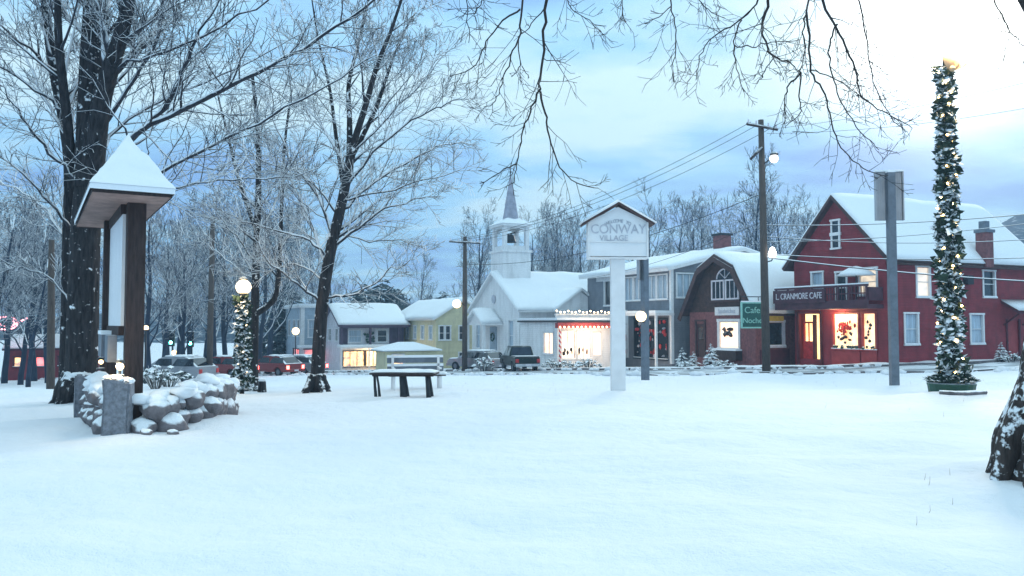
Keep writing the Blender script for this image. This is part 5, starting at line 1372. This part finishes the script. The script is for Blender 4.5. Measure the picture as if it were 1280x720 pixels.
def granite_pillar(px, d, toppy, w_, label, rz, depth=.3):
    p = at(px, d); top = W(px, toppy, d).z-p.z; t = thing('granite_pillar', label, 'stone pillar', p, rz, 'granite pillars of the boulder wall')
    bm = bmesh.new(); bmesh.ops.create_cube(bm, size=1.0); bmesh.ops.scale(bm, vec=(w_, depth, top+.3), verts=bm.verts); bmesh.ops.translate(bm, vec=(0,0,(top-.3)/2), verts=bm.verts)
    bmesh.ops.bevel(bm, geom=bm.edges[:], offset=.03, segments=2, affect='EDGES'); bmesh.ops.subdivide_edges(bm, edges=bm.edges[:], cuts=3, use_grid_fill=True)
    for v in bm.verts:
        k = mnoise.noise(v.co*4.5+Vector((px,0,0))); v.co.x += k*.025; v.co.y += k*.03
        if v.co.z > top*.8: v.co.z -= .10*max(0, v.co.x/w_+.1)+abs(k)*.03
    me = bpy.data.meshes.new('pillar'); bm.to_mesh(me); bm.free(); me.materials.append(M['granite'])
    o = bpy.data.objects.new('pillar', me); col.objects.link(o); o.parent = t
    mb = MB(); r_ = random.Random(px)
    for k in range(9): mb.rock((w_*(-.38+.76*k/8), r_.uniform(-.04,.04), top-.02-.05*max(0,k-4)/4), w_*.16, depth*.42, .05, r_, 2, .25)
    mb.build('snow_cap', M['roofsnow'], t, smooth=True)
    return t, p, top
g1, gp1, gt1 = granite_pillar(150, 12.6, 471, .39, 'front granite pillar at the corner of the boulder wall', R(12))
g2, gp2, gt2 = granite_pillar(108, 15.4, 467, .34, 'rear granite pillar of the boulder wall, beside the huge trunk', R(30))
def lantern(loc, label, r=.06):
    t = thing('lantern', label, 'lantern', loc); mb = MB(); mb.lathe([(.07,0),(.07,.03),(.02,.04),(.02,.1)], 10); mb.build('base', M['metaldark'], t)
    mb = MB(); mb.sphere((0,0,.1+r), r, 2); mb.build('lamp_globe', M['lampglow'], t, smooth=True)
    mb = MB(); mb.lathe([(.08,0),(.05,.04),(.01,.06)], 10, (0,0,.1+2*r)); mb.build('hood', M['metaldark'], t)
lantern(gp1+Vector((.02,.0,gt1-.0)), 'small lit lantern on top of the front granite pillar', .06)
lantern(W(126,462,15.2), 'small lit lantern behind the front pillar at the rear wall', .045)
lb = bpy.data.lights.new('lantern_light', 'POINT'); lb.energy = 14; lb.color = (1,.75,.45); lb.shadow_soft_size = .05
lbo = bpy.data.objects.new('lantern_light', lb); col.objects.link(lbo); lbo.location = gp1+Vector((0,-.12,gt1+.2))

def boulder_wall(line, n_low, label, seed, hmax, sz):
    rng = random.Random(seed); p0 = Vector((*line[0], ground(*line[0]))); t = thing('boulder_wall', label, 'stone wall', p0, 0, 'boulder walls round the notice board')
    pts = catmull(line, 10); cum = [0]
    for i in range(len(pts)-1): cum.append(cum[-1]+(pts[i+1]-pts[i]).length)
    L = cum[-1]
    def along(s):
        for i in range(len(pts)-1):
            if s <= cum[i+1]: return pts[i].lerp(pts[i+1], (s-cum[i])/(cum[i+1]-cum[i]))
        return pts[-1]
    row = 0; z = 0
    while z < hmax-.02:
        s = sz*.5*(row % 2); k = sz*(1.0-.1*row)
        while s < L:
            q = along(min(L, s)); a = k*rng.uniform(.36,.66); gz = ground(q.x, q.y)
            for back in (0, 1):
                mb = MB(); off = Vector((rng.uniform(-.05,.05), rng.uniform(-.06,.06)+back*.28, 0))
                mb.rock((0,0,0), a*rng.uniform(.85,1.1), a*rng.uniform(.8,1), a*rng.uniform(.68,.95), rng, 3, .3)
                o = mb.build('boulder', M['stone'], t, smooth=True); o.location = (q.x+off.x-p0.x, q.y+off.y-p0.y, gz+z+a*.62-p0.z-.08+back*.02+rng.uniform(-.05,.04)); o.rotation_euler = (rng.uniform(-.35,.35), rng.uniform(-.35,.35), 0)
            s += a*2.0
        z += k*.66; row += 1
    # snow heaped along the top
    mb = MB(); s = 0
    while s < L:
        q = along(min(L,s)); gz = ground(q.x,q.y); r = rng.uniform(.16,.28)
        mb.rock((q.x-p0.x+rng.uniform(-.1,.1), q.y-p0.y+.18+rng.uniform(-.16,.14), gz-p0.z+z+.0+rng.uniform(-.1,.05)), r*.85, r*.9, r*.42, rng, 2, .45); s += .15
    mb.build('snow_cap', M['roofsnow'], t, smooth=True)
def LP(px, d): q = at(px, d); return (q.x, q.y)
boulder_wall([LP(178,12.75), LP(205,13.0), LP(245,13.7), LP(273,14.7), LP(280,15.8)], 6, 'low boulder wall, long right side heaped with snow', 61, .58, .47)
boulder_wall([LP(138,12.8), LP(127,13.8), LP(116,15.0)], 5, 'short boulder wall between the two granite pillars', 62, .55, .36)
# drift of loose stones at the foot
rng = random.Random(66)
for px, d in ((219,12.7),(186,12.45)):
    mb = MB(); q = at(px, d); mb.rock((0,0,0), .1, .09, .07, rng, 2, .35); o = mb.build('field_stone', M['stone'], smooth=True, loc=q+Vector((0,0,.02))); tag(o, 'small loose stone lying at the foot of the boulder wall', 'stone', 'loose stones')

# ------------------------------------------------------------------ picnic table, bench, stump
def picnic():
    p = at(507, 21); t = thing('picnic_table', 'dark park table with snow covered top on three legs in the snow', 'table', p, R(-4))
    mb = MB()
    for k in range(4): mb.box(-.86,.84,-.36+.185*k,-.19+.185*k,.6,.645)
    mb.box(-.8,.78,-.3,.3,.555,.599); mb.build('tabletop', M['darkwood'], t)
    mb = MB(); n = 24; m = 8
    for i in range(n+1):
        for j in range(m+1):
            x = -.86+1.7*i/n; y = -.36+.72*j/m; ed = min(i, n-i, j*2, (m-j)*2); k = .075*(1-.75*math.exp(-ed*.9))*(1+.35*mnoise.noise(Vector((x*2.2,y*3,4)))); mb.v.append((x, y, .648+k))
    for i in range(n):
        for j in range(m): a = i*(m+1)+j; mb.f.append((a, a+m+1, a+m+2, a+1)); mb.m.append(0)
    mb.build('tabletop_snow', M['roofsnow'], t, smooth=True)
    for x, top_, sp in ((-.72,-.78,.06),(.0,.0,.12),(.66,.7,.09)):
        mb = MB(); mb.tube([(x+.02,-.2,-.2),(x-.03,-.2,.3),(x-.06,-.12,.58)], [sp*.9,sp*.6,sp*.62], 6); mb.tube([(x+.02,.2,-.2),(x-.03,.2,.3),(x-.06,.12,.58)], [sp*.8,sp*.5,sp*.5], 6); mb.build('leg', M['metaldark'], t)
picnic()
def bench():
    p = at(521, 24.5); t = thing('park_bench', 'snow covered slatted park bench standing behind the picnic table', 'bench', p, R(14))
    w_ = .86
    for z0, z1, y in ((.52,.68,.22),(.78,.94,.28)):
        mb = MB(); mb.box(-w_,w_,y,y+.05,z0,z1); o = mb.build('back_slat', M['metal'], t)
        mb = MB(); mb.box(-w_,w_,y-.02,y+.07,z1+.001,z1+.075); mb.build('slat_snow', M['roofsnow'], o)
    mb = MB()
    for k in range(3): mb.box(-w_,w_,-.28+.16*k,-.14+.16*k,.4,.44)
    mb.build('seat', M['darkwood'], t); mb = MB(); r_ = random.Random(2)
    for k in range(30): mb.rock((-.8+1.6*k/29, r_.uniform(-.15,.08), .47), .12, .17, .06, r_, 2, .25)
    mb.build('seat_snow', M['roofsnow'], t, smooth=True)
    for x in (-.7, .7):
        mb = MB(); mb.box(x-.04,x+.04,-.24,-.16,-.2,.4); mb.box(x-.04,x+.04,.2,.219,-.2,.98); mb.box(x-.04,x+.04,-.159,.199,.34,.399); mb.box(x-.04,x+.04,-.24,.199,.6,.65); mb.build('end_frame', M['whitepaint'], t)
bench()
p = at(329, 24.2); t = thing('stump', 'short dark tree stump beside the slender maple', 'stump', p)
mb = MB(); mb.lathe([(.16,-.2),(.13,.05),(.11,.3),(.1,.34)], 12); mb.build('trunk', M['trunk'], t); mb = MB(); mb.rock((0,0,.35), .12,.12,.05, random.Random(1), 2, .2); mb.build('snow_cap', M['roofsnow'], t, smooth=True)

# ------------------------------------------------------------------ vehicles
def vehicle(name, label, px, d, rz, paint, kind='car', snow=True, group=None, tail_on=False):
    """x forward, y left, on the ground; length ~4.5"""
    p = at(px, d, .02); t = thing(name, label, 'pickup' if kind == 'pickup' else 'car', p, rz, group); P_ = M[paint]
    w_ = .9 if kind == 'pickup' else .85
    L = 2.5 if kind == 'pickup' else 2.15
    zb, zbelt, zt = (.42, 1.06, 1.78) if kind == 'pickup' else (.3, .88, 1.42)
    def loft(prof, wfun, name_, mtl, parent=t):
        # prof: list of (x,z) outline; extruded across y with the width depending on z, rounded shoulders
        mb = MB(); ns = [-1,-.94,-.7,0,.7,.94,1]
        for s in ns:
            for x, z in prof:
                sh = 1.0 if abs(s) < .99 else .965
                cx_ = sum(q[0] for q in prof)/len(prof); cz = sum(q[1] for q in prof)/len(prof)
                mb.v.append((cx_+(x-cx_)*sh, s*wfun(z), cz+(z-cz)*sh))
        n = len(prof)
        for i in range(len(ns)-1):
            for j in range(n):
                a = i*n+j; b = i*n+(j+1) % n; mb.f.append((a, b, b+n, a+n)); mb.m.append(0)
        mb.f.append(tuple(reversed(range(n)))); mb.m.append(0); mb.f.append(tuple((len(ns)-1)*n+j for j in range(n))); mb.m.append(0)
        return recalc(mb.build(name_, mtl, parent))
    wf = lambda z: w_ if z <= zbelt else w_-.2*(z-zbelt)/(zt-zbelt)
    arch = lambda xc, r: [(xc+r*math.cos(R(q)), zb-.02+r*math.sin(R(q))) for q in range(180,-1,-30)]
    wr = .37 if kind == 'pickup' else .32; xr, xf = -L*.6, L*.62
    low = [(-L,zb+.1)]+[(-L+.02,zb)]+arch(xr,wr+.05)+arch(xf,wr+.05)+[(L-.04,zb),(L,zb+.12),(L-.02,zbelt-.22),(L-.25,zbelt-.06),(L*.42,zbelt),(-L,zbelt),(-L-.02,zbelt-.1)]
    body = loft(low[::-1], lambda z: w_-(.05 if z < zb+.05 else 0), 'body', P_)
    if kind == 'pickup': cab = [(-.75,zbelt-.02),(-.7,zt-.08),(-.55,zt),(.55,zt),(.75,zt-.06),(1.35,zbelt-.02)]
    else: cab = [(-L+.1,zbelt-.02),(-1.35,zt-.08),(-1.1,zt),(.1,zt),(.35,zt-.05),(1.15,zbelt-.02)]
    loft(cab, wf, 'cabin', P_)
    # glass a few mm proud
    gm = M['glassdark']; mb = MB()
    a0, a1 = cab[0], cab[1]; g = lambda p, q, k: (p[0]+(q[0]-p[0])*k, p[1]+(q[1]-p[1])*k)
    r0, r1 = g(a0,a1,.15), g(a0,a1,.95); f0, f1 = g(cab[5],cab[4],.1), g(cab[5],cab[4],.95)
    mb.add([(r0[0]-.02,-w_*.8,r0[1]),(r0[0]-.02,w_*.8,r0[1]),(r1[0]-.02,w_*.72,r1[1]),(r1[0]-.02,-w_*.72,r1[1])],[(0,1,2,3)])
    mb.build('rear_window', gm, t)
    mb = MB(); mb.add([(f0[0]+.02,-w_*.8,f0[1]+.02),(f0[0]+.02,w_*.8,f0[1]+.02),(f1[0]+.02,w_*.7,f1[1]),(f1[0]+.02,-w_*.7,f1[1])],[(3,2,1,0)]); mb.build('windscreen', gm, t)
    for sy in (-1,1):
        mb = MB(); z0, z1 = zbelt+.04, zt-.12; y0, y1 = (wf(z0)+.008)*sy, (wf(z1)+.008)*sy
        spans = [(g(cab[0],cab[1],.2)[0]+.1, (cab[1][0]+cab[4][0])/2-.05), ((cab[1][0]+cab[4][0])/2+.05, cab[4][0]+.25)] if kind != 'pickup' else [(-.6,.05),(.15,.95)]
        for s0, s1 in spans: mb.add([(s0,y0,z0),(s1+.1,y0,z0),(s1-.12,y1,z1),(s0+.12,y1,z1)], [(0,1,2,3)])
        mb.build('side_window', gm, t)
    for x in (xr, xf):
        for sy in (-1,1):
            mb = MB(); c = (x, sy*(w_-.12), wr-.02)
            n = 18; prof = [(wr*.6,-.11),(wr*.94,-.11),(wr,-.07),(wr,.07),(wr*.94,.11),(wr*.6,.11)]
            for r, o in prof:
                for k in range(n): a = 2*math.pi*k/n; mb.v.append((c[0]+r*math.cos(a), c[1]+o, c[2]+r*math.sin(a)))
            for i in range(len(prof)-1):
                for k in range(n): k2 = (k+1) % n; mb.f.append((i*n+k,i*n+k2,(i+1)*n+k2,(i+1)*n+k)); mb.m.append(0)
            wh = recalc(mb.build('wheel', M['rubber'], t, smooth=True)); mb = MB(); mb.tube([(c[0],c[1]-.08,c[2]),(c[0],c[1]+.08,c[2])], wr*.6, 14); mb.build('rim', M['metal'], wh)
    mb = MB(); mb.box(-L-.1,-L+.02,-w_*.98,w_*.98,zb+.02,zb+.2); mb.build('rear_bumper', M['chrome'] if kind == 'pickup' else P_, t)
    mb = MB(); mb.box(L-.04,L+.07,-w_*.96,w_*.96,zb,zb+.2); mb.build('front_bumper', M['chrome'] if kind == 'pickup' else P_, t)
    for sy in (-1,1):
        mb = MB(); mb.box(-L-.035,-L+.02,sy*w_*.72,sy*w_*.97,zbelt-.36,zbelt-.12); mb.build('tail_light', M['tail'] if tail_on else M['redstuff'], t)
        mb = MB(); mb.box(L-.06,L+.015,sy*w_*.6,sy*w_*.92,zbelt-.36,zbelt-.22); mb.build('headlight', M['chrome'], t)
    if kind == 'pickup':
        mb = MB(); mb.box(-L+.06,-.8,-w_+.07,w_-.07,zbelt+.003,zbelt+.06); mb.build('bed_cover', M['metaldark'], t)
        mb = MB(); mb.box(-L-.045,-L-.022,-w_*.65,w_*.65,zb+.3,zbelt-.1); mb.build('tailgate', P_, t)
    mb = MB(); mb.box(-L-.12,-L-.101,-.2,.2,zb+.05,zb+.17); mb.build('number_plate', M['letterpale'], t)
    if snow:
        mb = MB(); rr = random.Random(int(px)); x0, x1 = cab[2][0], cab[3][0]
        for k in range(26): mb.rock((x0+(x1-x0)*rr.random(), rr.uniform(-w_*.62,w_*.62), zt+.01), .3, .25, .06, rr, 2, .25)
        for k in range(14): mb.rock((rr.uniform(1.35,L-.3), rr.uniform(-w_*.7,w_*.7), zbelt-.05), .28, .22, .06, rr, 2, .25)
        mb.build('roof_snow', M['roofsnow'], t, smooth=True)
    return t
pk = vehicle('pickup_truck', 'dark green pickup truck parked before the church, its tail towards the lawn', 649, 51.5, R(103), 'paint_green', 'pickup', False); pk.scale = (.9,.88,.9)
vehicle('parked_car', 'red car with glowing tail lights, leftmost in the street beyond the bare pole', 281, 54, R(160), 'paint_red', 'car', True, 'cars in the far street', True)
vehicle('parked_car', 'red car with lit tail lights seen between the two slim maples', 343, 58, R(150), 'paint_red', 'car', True, 'cars in the far street', True)
vehicle('parked_car', 'silver car with lit tail lights just left of the second maple trunk', 375, 62, R(150), 'paint_silver', 'car', True, 'cars in the far street', True)
vehicle('parked_car', 'snow covered silver car behind the boulder wall, under the traffic lights', 220, 44, R(165), 'paint_silver', 'car', True, 'cars in the far street', False)
vehicle('parked_car', 'snow covered silver car parked beside the church porch', 596, 57, R(140), 'paint_silver', 'car', True, 'cars in the far street', False)

# ------------------------------------------------------------------ haze
mb = MB(); mb.box(-300, 300, -30, 330, -14, 48)
hz = mb.build('haze', None); hz.data.materials.clear()
m = bpy.data.materials.new('haze'); m.use_nodes = True; nt = m.node_tree; nt.nodes.clear()
out = N(nt, 'ShaderNodeOutputMaterial'); pv = N(nt, 'ShaderNodeVolumePrincipled'); pv.inputs['Color'].default_value = (.42,.7,1,1); pv.inputs['Density'].default_value = .0015; pv.inputs['Anisotropy'].default_value = .2
nt.links.new(pv.outputs[0], out.inputs['Volume']); hz.data.materials.append(m)
tag(hz, None, None, kind='stuff')

# ------------------------------------------------------------------ camera and render
cam = bpy.data.cameras.new('camera'); co = bpy.data.objects.new('camera', cam); col.objects.link(co)
cam.sensor_width = 36; cam.lens = 36*F/1280; cam.clip_end = 2000; cam.clip_start = .05
co.location = (0,0,EYE); co.rotation_euler = (R(90)+PITCH, 0, 0); sc.camera = co
sc.view_settings.view_transform = 'Standard'; sc.view_settings.look = 'None'; sc.view_settings.gamma = 1; sc.view_settings.exposure = .5
try: sc.view_settings.use_curve_mapping = False
except Exception: pass
c = sc.cycles; c.use_denoising = True; c.max_bounces = 5; c.diffuse_bounces = 2; c.glossy_bounces = 2; c.transmission_bounces = 2; c.volume_bounces = 0; c.sample_clamp_indirect = 4; c.sample_clamp_direct = 0
c.caustics_reflective = False; c.caustics_refractive = False
